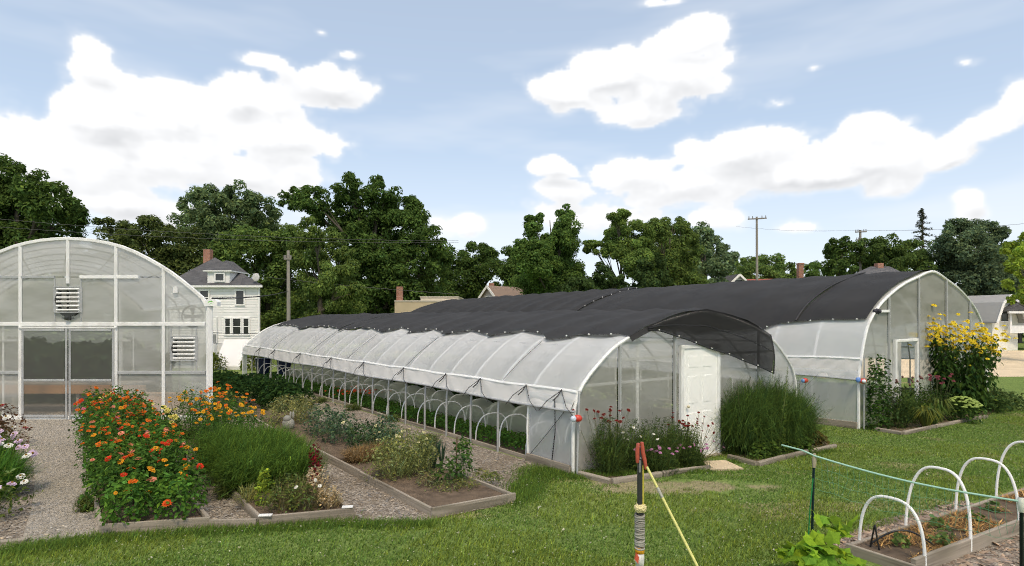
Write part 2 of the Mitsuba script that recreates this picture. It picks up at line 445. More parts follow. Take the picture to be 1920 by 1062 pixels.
def flower(c, r, col, rng, petals=9, tilt=None, eye=(.28, .16, .03), dome=.25, droop=0.0):
    """one flower head: petals round a raised eye"""
    nrm = unit(np.array([0.15, -.45, 1.0]) + rng.normal(size=3) * .35) if tilt is None else unit(tilt)
    x = unit(np.cross(nrm, (.2, .9, .1)))
    y = np.cross(nrm, x)
    ms = []
    for ring, (rr, dz) in enumerate(((1.0, 0.0), (.68, dome))):
        g = (np.arange(petals) + .5 * ring + rng.random()) * 2 * np.pi / petals
        rad = rr * r * (.88 + .24 * rng.random(petals))[:, None]
        d = np.cos(g)[:, None] * x + np.sin(g)[:, None] * y
        s = -np.sin(g)[:, None] * x + np.cos(g)[:, None] * y
        w = rad * np.pi / petals * 1.15
        o = c + nrm * dz * r
        v = np.stack([o + d * rad * .12, o + d * rad * .62 + s * w + nrm * r * .10, o + d * rad - nrm * r * (.05 + droop), o + d * rad * .62 - s * w + nrm * r * .02], 1).reshape(-1, 3)
        i = np.arange(petals)[:, None] * 4
        f = np.concatenate([i + [0, 1, 2], i + [0, 2, 3]], 1).reshape(-1, 3)
        ms.append(M(v, f, None, np.repeat(np.clip(np.asarray(col) * np.exp(rng.normal(size=(petals, 1)) * .12), 0, .95), 4, 0)))
    e = trimesh.creation.icosphere(subdivisions=1)
    ms.append(M(c + nrm * r * (dome + .08) + e.vertices * r * .24, e.faces).col(*eye))
    return cat(ms)


# ---------------------------------------------------------------- the ground
def grid_ground(x0, x1, y0, y1, nx, ny, px=1.0, lift=0.0):
    x = np.linspace(x0, x1, nx)
    y = y0 + (y1 - y0) * np.linspace(0, 1, ny) ** px
    X, Y = np.meshgrid(x, y, indexing='ij')
    return sheet(np.stack([X, Y, ground(X, Y) + lift], -1))


near = grid_ground(-60, 70, -6, 110, 261, 233)
far = [M([[x0, y0, z], [x1, y0, z], [x1, y1, z], [x0, y1, z]], [[0, 1, 2, 3]]) for x0, x1, y0, y1, z in
       ((-700, 700, 110, 1200, -.2), (-700, 700, -300, -6, 0), (70, 700, -6, 110, -.2), (-700, -60, -6, 110, -1.0))]
struct('lawn', 'mown green lawn with worn tan patches running back to the street', cat([near] + far), 'm_lawn', smooth=True)


def draped(pts, lift, step=.35):
    """a sheet over the ground inside an outline"""
    P = Polygon(pts)
    x0, y0, x1, y1 = P.bounds
    cells = shapely.box(*np.meshgrid(np.arange(x0, x1, 3), np.arange(y0, y1, 3))[0:0], ) if False else None
    ms = []
    for gx in np.arange(x0, x1, 2.0):
        for gy in np.arange(y0, y1, 2.0):
            q = P.intersection(shapely.box(gx, gy, min(gx + 2.0, x1), min(gy + 2.0, y1)))
            for g in getattr(q, 'geoms', [q]):
                if g.geom_type == 'Polygon' and g.area > 1e-5:
                    v, f = trimesh.creation.triangulate_polygon(g, engine='earcut')
                    ms.append(M(np.column_stack([v, ground(v[:, 0], v[:, 1]) + lift]), f))
    return cat(ms)


def outline(*pix):
    return [tuple(on(*p)[:2]) for p in pix]


S0 = np.array([1.04, 10.35, 0])          # left foot of the near tunnel's end hoop
TUN = lambda u, s, z: S0 + AX * u + AV * s + np.array([0, 0, z])
GARDEN = outline((-500, 1050), (0, 1034), (90, 1019), (187, 1009), (400, 996), (660, 980), (700, 986), (760, 990), (806, 975), (962, 944), (956, 908), (985, 892), (1004, 884), (1052, 888)) + [tuple(TUN(.4, -.02, 0)[:2]), tuple(TUN(14, -.02, 0)[:2])] + [tuple((TUN(14, -3.2, 0))[:2]), (-9, 19), (-22, 19)]
PATH = outline((36, 1029), (90, 1019), (186, 1009), (181, 950), (166, 855), (150, 800)) + [(-7.9, 15.95), (-16, 15.95), (-16, 14.9)] + outline((52, 812), (58, 850), (66, 900), (58, 960))
struct('wood_chip_path', 'wood chip paths between the timber edged garden beds', draped(GARDEN, .004), 'm_chips')
struct('gravel_path', 'pale pea gravel path leading to the greenhouse doors', draped(PATH, .008), 'm_gravel')
SAND = [(15, 29), (60, 33), (80, 50), (60, 56), (20, 52), (12, 40)]
struct('sandy_lot', 'bare tan sandy lot behind the rear tunnel', draped(SAND, .006), 'm_sand')
garden_p, path_p = Polygon(GARDEN).buffer(0), Polygon(PATH).buffer(0)

# ---------------------------------------------------------------- loose gravel, chips, grass
rng = np.random.default_rng(11)


def scatter(poly, n, rng, ymax=99, power=1.0):
    out = []
    x0, y0, x1, y1 = poly.bounds
    y1 = min(y1, ymax)
    while sum(len(o) for o in out) < n:
        q = np.stack([rng.uniform(x0, x1, 4 * n), y0 + (y1 - y0) * rng.random(4 * n) ** power], 1)
        out.append(q[shapely.contains_xy(poly, q[:, 0], q[:, 1])])
    q = np.vstack(out)[:n]
    return np.column_stack([q, ground(q[:, 0], q[:, 1])])


def pebbles(p, size, col, rng, flat=.6, long_=1.3):
    """n rough octahedra"""
    n = len(p)
    o = np.array([[1, 0, 0], [0, 1, 0], [-1, 0, 0], [0, -1, 0], [0, 0, 1], [0, 0, -1.]])
    f = np.array([[0, 1, 4], [1, 2, 4], [2, 3, 4], [3, 0, 4], [1, 0, 5], [2, 1, 5], [3, 2, 5], [0, 3, 5]])
    s = size * np.exp(rng.normal(size=n) * .35)
    v = o[None] * (1 + .35 * rng.normal(size=(n, 6, 1)).clip(-1, 1)) * s[:, None, None] * np.array([long_, 1, flat])
    a = rng.random(n) * 2 * np.pi
    ca, sa = np.cos(a)[:, None], np.sin(a)[:, None]
    tl = rng.normal(size=(n, 1)) * .35
    x = v[..., 0] * ca - v[..., 1] * sa
    y = v[..., 0] * sa + v[..., 1] * ca
    v = np.stack([x, y, v[..., 2] + tl * x], -1) + p[:, None]
    return M(v.reshape(-1, 3), (f[None] + np.arange(n)[:, None, None] * 6).reshape(-1, 3), None, np.repeat(np.clip(col, .01, .9), 6, 0))


p = scatter(path_p.buffer(-.03), 13000, rng, 16, 1.5)
solo('gravel', 'loose pale gravel stones on the path', 'gravel', pebbles(p + [0, 0, .010], .0085, tint((.30, .275, .235), len(p), rng, .2, .05), rng), 'm_plain', kind='stuff')

# ---------------------------------------------------------------- near high tunnel (plastic over hoops, grey shade cloth on top)
def arch(pts):
    """(s, z) points from the left foot to the crown -> function of 0..1 along the whole mirrored arch"""
    p = np.asarray(pts, float)
    w = 2 * p[-1, 0]
    t = np.concatenate([[0], np.cumsum(np.linalg.norm(np.diff(p, axis=0), axis=1))])
    t /= 2 * t[-1]
    fs, fz = PchipInterpolator(t, p[:, 0]), PchipInterpolator(t, p[:, 1])

    def fn(q):
        q = np.asarray(q, float)
        m = np.minimum(q, 1 - q)
        s = fs(m)
        return np.stack([np.where(q > .5, w - s, s), fz(m)], -1)
    fn.width = w
    tt = np.linspace(0, .5, 2001)
    fn.at_z = lambda z: float(np.interp(z, fz(tt), tt))
    fn.at_s = lambda s: float(np.interp(s, np.maximum.accumulate(fs(tt)) + tt * 1e-6, tt)) if s <= w / 2 else 1 - float(np.interp(w - s, np.maximum.accumulate(fs(tt)) + tt * 1e-6, tt))
    return fn


ARCH1 = arch([(0, 0), (0, .55), (.02, 1.05), (.08, 1.27), (.2, 1.48), (.58, 1.83), (1.06, 2.16), (1.84, 2.45), (2.75, 2.665), (3.65, 2.80)])
ARCH2 = arch([(0, 0), (0, 1.2), (.15, 1.8), (.5, 2.62), (1.1, 3.13), (1.85, 3.5), (2.85, 3.85), (3.9, 4.10), (4.55, 4.25), (5.0, 4.31)])
S1 = np.array([8.95, 15.7, -.2])
BIG = lambda u, s, z: S1 + AX * u + AV * s + np.array([0, 0, z - .011 * u])


def skin(place, A, us, t0, t1, nt, lift=0.0, sag=0.0, pitch=1.0, first=0.0, wr=0.0, seed=0):
    """a sheet over the hoops; t0 and t1 may vary along it"""
    us = np.asarray(us, float)
    t0, t1 = np.broadcast_to(t0, us.shape), np.broadcast_to(t1, us.shape)
    q = np.linspace(0, 1, nt)
    t = t0[:, None] + (t1 - t0)[:, None] * q[None]
    sz = A(t)
    e = 1e-3
    tan = unit(A(np.minimum(t + e, 1)) - A(np.maximum(t - e, 0)))
    nrm = np.stack([-tan[..., 1], tan[..., 0]], -1)
    d = lift - sag * np.abs(np.sin(np.pi * (us - first) / pitch))[:, None] ** 1.2
    if wr:
        d = d + wr * (meshkit.fbm(np.stack([us[:, None] * 1.1 + 0 * t, t * 14, 0 * t], -1), 3, seed) - .5)
    sz = sz + nrm * d[..., None]
    return sheet(np.array([[place(u, *sz[i, j]) for j in range(nt)] for i, u in enumerate(us)]))


def hoop(place, A, u, r, n=40, t0=0.0, t1=1.0):
    return tube([place(u, *A(t)) for t in np.linspace(t0, t1, n)], r, 6)


tn = thing('high_tunnel', 'low plastic covered high tunnel with dark shade cloth and a white end door', 'greenhouse')
NB = 22.9
for k in range(23):
    u = .2 + k if k else 0.0
    if k == 0:
        part(tn, 'end_hoop', hoop(TUN, ARCH1, 0, .032, 48), 'm_white_metal', 30)
        continue
    part(tn, 'hoop', hoop(TUN, ARCH1, u, .024), 'm_galv', 30)
part(tn, 'end_hoop', hoop(TUN, ARCH1, NB, .03, 36), 'm_white_metal', 30)
part(tn, 'ridge_pipe', tube([TUN(0, 3.65, 2.74), TUN(NB, 3.65, 2.74)], .02), 'm_galv')
for s_, z_ in ((1.06, 2.12), (6.24, 2.12)):
    part(tn, 'purlin_pipe', tube([TUN(0, s_, z_), TUN(NB, s_, z_)], .016), 'm_galv')
tr = ARCH1.at_z(1.38)
us = np.unique(np.concatenate([np.arange(.2, NB, .125), [.03, .1, .2, NB]]))
part(tn, 'roof_film', skin(TUN, ARCH1, us, tr, 1 - tr, 56, .028, .055, 1.0, .2, .03, 3), 'm_film', True)
# white track along the eaves, with the roll-up sides hanging from it
for side in (0, 1):
    f = (lambda u, s, z: TUN(u, s, z)) if side == 0 else (lambda u, s, z: TUN(u, ARCH1.width - s, z))
    part(tn, 'eave_rail', tube([f(u, .10 + .012 * math.sin(u * 5), 1.385 + .010 * math.sin(u * 2.3)) for u in np.arange(0, NB + .1, .25)], .032, 6), 'm_pvc', 40)
    uu = np.arange(0, NB + .05, .12)
    g = []
    for u in uu:
        row = []
        for q in np.linspace(0, 1, 7):
            z = 1.37 - q * (.29 + .02 * math.sin(u * .9) + .06 * (u / NB))
            w = .018 * q * math.sin(u * 7 + q * 4 + 2 * math.sin(u * 1.7)) + .012 * math.sin(u * 13 + q * 7)
            row.append(f(u, .085 - .15 * q + w, z))
        g.append(row)
    part(tn, 'roll_up_film', sheet(g), 'm_white_film', True)
    part(tn, 'roll_bar', tube([f(u, -.07, 1.08 - .02 * math.sin(u * .9) - .06 * (u / NB)) for u in np.arange(-.12, NB + .05, .4)], .022, 6), 'm_galv', 30)
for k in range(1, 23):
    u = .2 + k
    part(tn, 'hoop_tape', skin(TUN, ARCH1, np.array([u - .03, u, u + .03]), tr, 1 - tr, 40, .0255), 'm_highlight', True)  # added white strip, a painted highlight where the film stretches over each hoop
# end bays are closed to the ground
for name_u in ((0.0, 1.2), (22.0, NB)):
    uu = np.linspace(*name_u, 14)
    part(tn, 'corner_film', sheet([[TUN(u, -.012 + .012 * math.sin(u * 9 + z * 3) * (z < 1), z) for z in np.linspace(.03, 1.3, 10)] for u in uu]), 'm_wrap', True)
    part(tn, 'corner_film', sheet([[TUN(u, 7.312 + .01 * math.sin(u * 9 + z * 3), z - .2) for z in np.linspace(.03, 1.3, 10)] for u in uu]), 'm_wrap', True)
part(tn, 'corner_post', tube([TUN(1.2, -.02, .02), TUN(1.22, -.03, .6), TUN(1.2, -.02, 1.05)], .02), 'm_pvc')
# baseboards
for a, b in zip(np.arange(1.2, 22.0, 3.2), np.append(np.arange(4.4, 22.0, 3.2), 22.4)):
    dz = .012 * math.sin(a * 3)
    part(tn, 'baseboard', bar(TUN(a + .01, .05, .01 + dz), TUN(b - .01, .05, .01 - dz), .045, .14), 'm_wood')
    part(tn, 'baseboard', bar(TUN(a + .01, 7.36, -.10), TUN(b - .01, 7.36, -.10), .045, .2), 'm_wood')
part(tn, 'baseboard', bar(TUN(.02, -.06, .07), TUN(1.19, -.06, .08), .045, .17), 'm_wood')
# rope laced over the roll-up side
r_ = np.random.default_rng(4)
rope = []
for u in (.35, 1.35, 2.9, 4.3, 6.4, 8.9, 11.5, 14.6, 17.8, 20.0):
    rope.append(tube([TUN(u, .06, 1.40), TUN(u + .22, -.10, 1.2), TUN(u + .45, -.1, 1.0)], .007, 4))
    rope.append(tube([TUN(u + .02, .06, 1.40), TUN(u - .28, -.10, 1.15), TUN(u - .5, -.1, .98)], .007, 4))
    rope.append(tube([TUN(u, .05, 1.41), TUN(u + .02, -.02, 1.30), TUN(u + .06, -.1, 1.22)], .012, 4))
rope.append(tube([TUN(.42, -.05, 1.25), TUN(.36, -.09, .7), TUN(.5, -.05, .1)], .009, 4))
rope.append(tube([TUN(.1, -.05, 1.12), TUN(.6, -.06, .62), TUN(1.15, -.05, .12)], .006, 4))
for u in (2, 6.2, 10, 13.5, 18):   # tie downs from the cloth's tips
    rope.append(tube([TUN(u, *(ARCH1(ARCH1.at_s(1.0)) + [-.04, .05])), TUN(u + .03, *(ARCH1(ARCH1.at_s(.45)) + [-.05, .05])), TUN(u + .05, .02, 1.45)], .006, 4))
for m_ in rope:
    part(tn, 'rope', m_.col(.03, .03, .032), 'm_plain')

# shade cloth: three lengths with a strip of plastic showing between
TIPS = [-2.2, 2.0, 4.05, 6.2, 8.2, 10.0, 13.5, 18.0, 23.5]


def cloth_edge(u):
    i = int(np.searchsorted(TIPS, u)) - 1
    a, b = TIPS[i], TIPS[i + 1]
    q = (u - a) / (b - a)
    return ARCH1.at_s(1.02 + (.36 + .05 * math.sin(i * 2.1)) * abs(math.sin(math.pi * q)) ** .55)


cl = thing('shade_cloth', 'charcoal shade cloth draped over the near tunnel with a scalloped edge', 'shade cloth')
for a, b in ((-.04, 13.62), (13.76, 17.3), (17.46, 22.75)):
    uu = np.unique(np.round(np.concatenate([np.arange(a, b, .125), [b]]), 3))
    e = np.array([cloth_edge(u) for u in uu])
    part(cl, 'panel', skin(TUN, ARCH1, uu, e, 1 - e * 1.05, 44, .085, .045, 1.0, .2, .09, 8), 'm_shade', True)
clips = []
for u in np.arange(.4, 22.5, .55):
    c = TUN(u, *(ARCH1(cloth_edge(u)) + np.array([-.03, .07])))
    clips.append(blob(c, (.018, .018, .018), 1, .05, 1))
part(cl, 'clip', cat(clips).col(.75, .75, .73), 'm_plain', stuff=True)
# the spare length hangs as a flap over the right half of the end wall
tops = np.linspace(ARCH1.at_s(1.84), ARCH1.at_s(6.08), 40)
LOW = np.array([(1.84, 2.44), (2.21, 2.42), (2.94, 2.24), (3.65, 2.06), (4.44, 1.867), (5.22, 1.66), (6.06, 1.40)])
g = []
for i, t in enumerate(tops):
    q = i / 39
    a = ARCH1(t) + np.array([0, .055])
    s_ = 1.84 + 4.22 * q
    lo = np.array([s_, np.interp(s_, LOW[:, 0], LOW[:, 1])])
    row = []
    for h in np.linspace(0, 1, 12):
        s, z = a + (lo - a) * h
        out = -.05 - .09 * math.sin(math.pi * .5 * min(1, h * 1.6)) * (.25 + .75 * q) - .022 * math.sin(q * 19 + h * 3) * h
        row.append(TUN(out, s, min(z, a[1])))
    g.append(row)
part(cl, 'flap', sheet(g), 'm_shade_net', True, label='loose flap of shade cloth hanging over the end wall')
g2 = np.array(g)
part(cl, 'hem', cat([tube(g2[:, -1], .016, 5), tube(g2[-1], .016, 5), tube(g2[:, 5] + [-.004, -.006, 0], .007, 4)]).col(.02, .02, .022), 'm_plain')
part(cl, 'clip', cat([blob(g2[i, -1] + [0, -.02, .015], (.016,) * 3, 1, .05, 1) for i in range(3, 40, 5)]).col(.8, .8, .78), 'm_plain', stuff=True)
part(cl, 'gathered_fold', sheet([[TUN(-.03 - .05 * h, *(ARCH1(t) + np.array([.0, .05 - .10 * h - .03 * math.sin(9 * t)]))) for h in np.linspace(0, 1, 4)] for t in np.linspace(cloth_edge(0), ARCH1.at_s(2.0), 14)]), 'm_shade', True)

# end wall
edge = [tuple(ARCH1(t)) for t in np.linspace(0, 1, 61)]
gz = lambda s: float(ground(*TUN(0, s, 0)[:2]))
DOOR = (2.93, 4.05, 2.03)


def wall_cell(s0, s1, z0=None, z1=None):
    P = Polygon([(max(0.0, a), b) for a, b in edge] + [(7.3, -.25), (0, -.25)]).buffer(0).buffer(-.02)
    q = P.intersection(shapely.box(s0, -9 if z0 is None else z0, s1, 9 if z1 is None else z1))
    q = max(getattr(q, 'geoms', [q]), key=lambda x: x.area)
    c = np.array(q.exterior.coords)[:-1]
    return poly_mesh([TUN(.03, a, max(b, gz(a) + .01)) for a, b in c])


ew = 'end_panel'
for s0, s1, z0, z1 in ((.02, 1.11, None, None), (1.16, 2.66, None, None), (2.71, 2.84, None, None), (2.84, 4.14, 2.12, None), (4.14, 5.62, None, None), (5.67, 7.28, None, None)):
    part(tn, ew, wall_cell(s0, s1, z0, z1), 'm_panel')
for s, w in ((1.135, .055), (2.685, .06), (5.645, .05)):
    z = float(ARCH1(ARCH1.at_s(s))[1])
    part(tn, 'stud', bar(TUN(-.01, s, gz(s) - .02), TUN(-.01, s, z - .02), .045, w, AX), 'm_galv')
part(tn, 'stud', bar(TUN(.12, 1.75, 0), TUN(.12, 1.75, 2.3), .04, .05, AX), 'm_white_metal')
for z, s0, s1 in ((1.48, .25, 2.82), (1.90, .7, 2.82), (2.2, 1.3, 2.82), (1.48, 4.3, 7.0), (1.9, 4.3, 6.6)):
    part(tn, 'girt', bar(TUN(.07, s0, z), TUN(.07, s1, z), .03, .05), 'm_galv')
for a in (DOOR[0] - .045, DOOR[1] + .045):
    part(tn, 'door_jamb', bar(TUN(-.02, a, gz(a) - .03), TUN(-.02, a, DOOR[2] + .02), .09, .085, AX), 'm_white_metal')
part(tn, 'door_head', bar(TUN(-.02, DOOR[0] - .09, DOOR[2] + .06), TUN(-.02, DOOR[1] + .09, DOOR[2] + .06), .09, .08), 'm_white_metal')
z0 = -.16
dm = DOOR[1] - DOOR[0]
dr_ = part(tn, 'door', prism([(DOOR[0] + .004, z0), (DOOR[1] - .004, z0), (DOOR[1] - .004, DOOR[2] + .01), (DOOR[0] + .004, DOOR[2] + .01)], lambda s, z: TUN(-.035, s, z), AX * .05).col(.87, .875, .85), 'm_satin', label='white six panel door')
for i in (0, 1):
    for za, zb in ((.0, .78), (.92, 1.52), (1.64, 1.92)):
        sa, sb = DOOR[0] + .13 + i * .46, DOOR[0] + .13 + i * .46 + .38
        k = key_of('raised_panel', dr_)
        put(k, bar(TUN(-.037, (sa + sb) / 2, za + .03), TUN(-.037, (sa + sb) / 2, zb - .03), sb - sa - .06, .014, AX, .005).col(.87, .875, .85), 'm_satin')
put(key_of('knob', dr_), blob(TUN(-.09, DOOR[0] + .09, .9), (.03, .03, .03), 1, 0, 2).col(.5, .45, .3), 'm_satin', 30)
part(tn, 'threshold', bar(TUN(-.06, DOOR[0] - .05, -.185), TUN(-.06, DOOR[1] + .05, -.185), .12, .05), 'm_wood')
part(tn, 'side_post', tube([TUN(-.12, -.02, -.05), TUN(-.08, .06, 1.2), TUN(-.05, .1, 1.42)], .019), 'm_galv')
for s, c in ((-.04, .98), (7.42, 1.16)):
    p0 = TUN(-.16, s, c)
    part(tn, 'crank', cat([blob(p0, (.075, .06, .06), 3, .1, 2).col(.55, .05, .03), blob(p0 + AV * -.1, (.05, .05, .055), 4, .1, 2).col(.55, .62, .72) if s < 1 else blob(p0 + AV * -.1, (.04, .05, .05), 4, .1, 2).col(.15, .3, .6), bar(p0, p0 + AV * .05 + [0, 0, -.22], .02, .02, AX).col(.4, .4, .4)]), 'm_satin', True, label='red and blue roll-up crank')

# ---------------------------------------------------------------- rear high tunnel
bt = thing('high_tunnel', 'tall rear high tunnel under black shade cloth with an open end doorway', 'greenhouse')
BL = 28.2
part(bt, 'end_hoop', hoop(BIG, ARCH2, 0, .04, 60), 'm_white_metal', 30)
for k in range(1, 24):
    part(bt, 'hoop', hoop(BIG, ARCH2, k * 1.22, .026, 36), 'm_galv', 30)
    part(bt, 'hoop_tape', skin(BIG, ARCH2, np.array([k * 1.22 - .035, k * 1.22, k * 1.22 + .035]), ARCH2.at_z(1.78), 1 - ARCH2.at_z(1.78), 40, .0275), 'm_highlight', True)  # same added strip here, painting the bright line along a rear hoop
tr2 = ARCH2.at_z(1.78)
us = np.round(np.arange(0, BL + .01, .305), 3)
part(bt, 'roof_film', skin(BIG, ARCH2, us, tr2, 1 - tr2, 48, .03, .035, 1.22, 0, .03, 5), 'm_film', True)
for side in (0, 1):
    f = (lambda u, s, z: BIG(u, s, z)) if side == 0 else (lambda u, s, z: BIG(u, ARCH2.width - s, z))
    part(bt, 'eave_rail', tube([f(u, .12, 1.80 + .015 * math.sin(u * 2)) for u in np.arange(0, BL, .3)], .04, 6), 'm_pvc', 40)
    g = [[f(u, .10 - .12 * q + .02 * q * math.sin(u * 6 + q * 5 + math.sin(u * 2)) + .012 * math.sin(u * 14 - q * 8), 1.78 - q * (.52 - .05 * math.sin(u * .7))) for q in np.linspace(0, 1, 8)] for u in np.arange(0, BL, .12)]
    part(bt, 'roll_up_film', sheet(g), 'm_white_film', True)
    part(bt, 'roll_bar', tube([f(u, -.04, 1.27 + .05 * math.sin(u * .7)) for u in np.arange(-.15, BL, .4)], .025, 6), 'm_galv', 30)
    part(bt, 'corner_film', sheet([[f(u, -.02 + .02 * math.sin(u * 11 + z * 3), z) for z in np.linspace(.03, 1.5, 10)] for u in np.linspace(0, 2.2, 20)]), 'm_wrap', True)
    part(bt, 'baseboard', bar(f(.02, -.05, .08), f(2.3, -.05, .08), .05, .2), 'm_wood')
    part(bt, 'baseboard', bar(f(2.32, -.05, .08), f(BL, -.05, .08), .05, .2), 'm_wood')
part(bt, 'corner_post', tube([BIG(2.2, -.03, 0), BIG(2.2, -.03, 1.4)], .025), 'm_pvc')
part(bt, 'corner_post', tube([BIG(1.8, -.03, 0), BIG(2.1, -.03, 1.35)], .018), 'm_pvc')
edge2 = [tuple(ARCH2(t)) for t in np.linspace(0, 1, 81)]
P2 = Polygon(edge2).buffer(0).buffer(-.03)


def wall2(s0, s1, z0=0, z1=9):
    q = P2.intersection(shapely.box(s0, z0, s1, z1))
    q = max(getattr(q, 'geoms', [q]), key=lambda x: x.area)
    return poly_mesh([BIG(.03, a, b) for a, b in np.array(q.exterior.coords)[:-1]])


# stud and doorway places read off the end wall
D0, D1, DZ = 2.20, 3.62, 2.18
for a, b, z in ((.03, 1.78, 0), (1.84, D0 - .06, 0), (D0 - .06, D1 + .06, DZ + .09), (D1 + .06, 3.84, 0), (3.9, 6.05, 0), (6.11, 8.2, 0), (8.26, 9.97, 0)):
    part(bt, 'end_panel', wall2(a, b, z), 'm_panel')
for s in (1.81, 3.87, 6.08, 8.23):
    part(bt, 'stud', bar(BIG(-.01, s, 0), BIG(-.01, s, float(ARCH2(ARCH2.at_s(s))[1]) - .03), .05, .06, AX), 'm_galv')
part(bt, 'girt', bar(BIG(-.01, 1.15, 3.05), BIG(-.01, 1.78, 3.06), .05, .07), 'm_white_metal')
for s in (D0 - .04, D1 + .04):
    part(bt, 'door_jamb', bar(BIG(-.03, s, 0), BIG(-.03, s, DZ + .09), .1, .085, AX), 'm_white_metal')
part(bt, 'door_head', bar(BIG(-.03, D0, DZ + .05), BIG(-.03, D1, DZ + .05), .1, .08), 'm_white_metal')
# the door stands open, seen nearly edge on
dk = part(bt, 'door', bar(BIG(.55, D1 - .1, .04), BIG(.55, D1 - .1, DZ - .05), .06, 1.05, AV).col(.74, .75, .73), 'm_satin', label='white door standing open into the tunnel')
put(key_of('latch', dk), bar(BIG(.1, D1 - .16, .95), BIG(.1, D1 - .16, 1.12), .06, .05, AV).col(.08, .08, .08), 'm_plain')
part(bt, 'crank', cat([blob(BIG(-.12, -.02, 1.25), (.09, .06, .07), 3, .1, 2).col(.6, .06, .03), blob(BIG(-.12, -.02, 1.25) + [-.13, 0, .03], (.06, .05, .07), 4, .1, 2).col(.12, .25, .6), blob(BIG(-.16, -.02, 1.25) + [-.04, -.03, .0], (.05, .05, .05), 4, .1, 2).col(.8, .82, .85)]), 'm_satin', True, label='red white and blue roll-up crank')
part(bt, 'side_post', tube([BIG(-.12, .02, -.02), BIG(-.12, .04, 1.9)], .022), 'm_galv')
c2 = thing('shade_cloth', 'long black shade cloth over the taller rear tunnel', 'shade cloth')
TIPS2 = [-2.0, 2.88, 7.0, 12.0, 17, 22, 28, 34]


def edge_2(u):
    i = int(np.searchsorted(TIPS2, u)) - 1
    q = (u - TIPS2[i]) / (TIPS2[i + 1] - TIPS2[i])
    return ARCH2.at_s(.42 + .22 * abs(math.sin(math.pi * q)) ** .5)


for a, b, sg in ((.05, 1.93, .02), (1.97, 11.9, .03), (11.95, 28.1, .11)):
    uu = np.unique(np.round(np.concatenate([np.arange(a, b, .15), [b]]), 3))
    e = np.array([edge_2(u) for u in uu])
    part(c2, 'panel', skin(BIG, ARCH2, uu, e, 1 - e, 40, .07 + sg, sg, 1.22, 0, .10, 9), 'm_shade', True)
part(c2, 'clip', cat([blob(BIG(u, *(ARCH2(edge_2(u)) + np.array([-.05, .06]))), (.024,) * 3, 1, .05, 1) for u in np.arange(.3, 9, .62)] + [blob(BIG(11.9, *(ARCH2(t) + np.array([-.04, .1]))), (.025,) * 3, 1, .05, 1) for t in np.linspace(.2, .5, 9)]).col(.75, .75, .73), 'm_plain', stuff=True)
for m_ in (tube([BIG(1.95, *(ARCH2(t) + np.array([-.05, .09]))) for t in np.linspace(edge_2(1.95), .5, 24)], .03, 5), tube([BIG(11.92, *(ARCH2(t) + np.array([-.05, .1]))) for t in np.linspace(edge_2(11.9), .5, 24)], .03, 5)):
    part(c2, 'seam', m_.col(.025, .025, .027), 'm_plain', 40)
part(c2, 'knot', blob(BIG(-.05, .98, 3.05), (.11, .08, .07), 3, .4, 2, 4).col(.02, .02, .03), 'm_plain')

# ---------------------------------------------------------------- inside the near tunnel: low hoops, insect net, crops, bins
r_ = np.random.default_rng(8)


def low_hoop(u, s0, s1, h, r=.016, lean=0.0):
    a = np.linspace(0, np.pi, 15)
    return tube([TUN(u + lean * math.sin(x), (s0 + s1) / 2 - (s1 - s0) / 2 * math.copysign(abs(math.cos(x)) ** .75, math.cos(x)), .02 + h * math.sin(x) ** .8) for x in a], r, 6)


for k in range(23):
    u = 1.55 + k * .88
    solo('row_hoop', ORD[k] + ' bare white low hoop from the near end of the front crop row', 'hoop', low_hoop(u, .20, 1.06, .60 + .04 * math.sin(k * 2.3), .015, .05 * math.sin(k * 1.9)), 'm_pvc', 40, 'low hoops of the front row')
for k in range(21):
    u = 1.7 + k * .95
    solo('row_hoop', ORD[k] + ' white low hoop from the near end under the insect net row', 'hoop', low_hoop(u, 1.35, 2.2, .565 + .03 * math.sin(k * 1.3), .014), 'm_pvc', 40, 'low hoops of the second row')
g = []
for u in np.arange(2.3, 20.8, .12):
    q = ((u - 1.7) / .95) % 1
    hh = .60 - .20 * math.sin(math.pi * q) + .02 * math.sin(u * 2)
    g.append([TUN(u, 1.78 - .46 * math.copysign(abs(math.cos(x)) ** .75, math.cos(x)) + .015 * math.sin(u * 21 + x * 3), .02 + hh * math.sin(x) ** .8) for x in np.linspace(.02, np.pi - .02, 22)])
solo('insect_net', 'pale green insect net tented over the second row of low hoops', 'net', sheet(g), 'm_net', True)
struct('tunnel_soil', 'dark tilled soil inside the near tunnel', draped([tuple(TUN(u, s, 0)[:2]) for u, s in ((.1, .05), (22.5, .05), (22.5, 7.2), (.1, 7.2))], .012), 'm_soil')
for r0, r1, n, L, W, c, h, lab, nm in ((.22, 1.2, 13000, .08, .045, (.09, .19, .035), .14, 'low green leafy crop along the front row under open hoops', 'leafy_crop'),
                                      (1.4, 2.15, 5000, .10, .05, (.10, .19, .045), .25, 'green crop growing under the pale insect net', 'leafy_crop'),
                                      (2.6, 4.2, 9000, .14, .06, (.045, .10, .025), .9, 'tall dark green crop row in the middle of the near tunnel', 'tall_crop'),
                                      (5.8, 6.9, 6000, .14, .06, (.045, .10, .025), .8, 'dark green crop row along the far side of the near tunnel', 'tall_crop')):
    u = r_.uniform(1.3, 21.8, n)
    s = r_.uniform(r0, r1, n)
    hz = h * r_.random(n) ** .7 * (.55 + .75 * meshkit.fbm(np.stack([u * .9, s * 1.3, 0 * u], 1), 3, 4))
    C = np.array([1.04, 10.35, .03]) + u[:, None] * AX + s[:, None] * AV
    C[:, 2] += hz
    solo(nm, lab, 'crop', cards(C, r_.normal(size=(n, 3)) * .5 + [0, 0, .8], L * (.6 + .8 * r_.random(n)), W, tint(c, n, r_, .35), r_), 'm_leaf', kind='stuff')
c = TUN(11.2, .85, .30)
n = 60
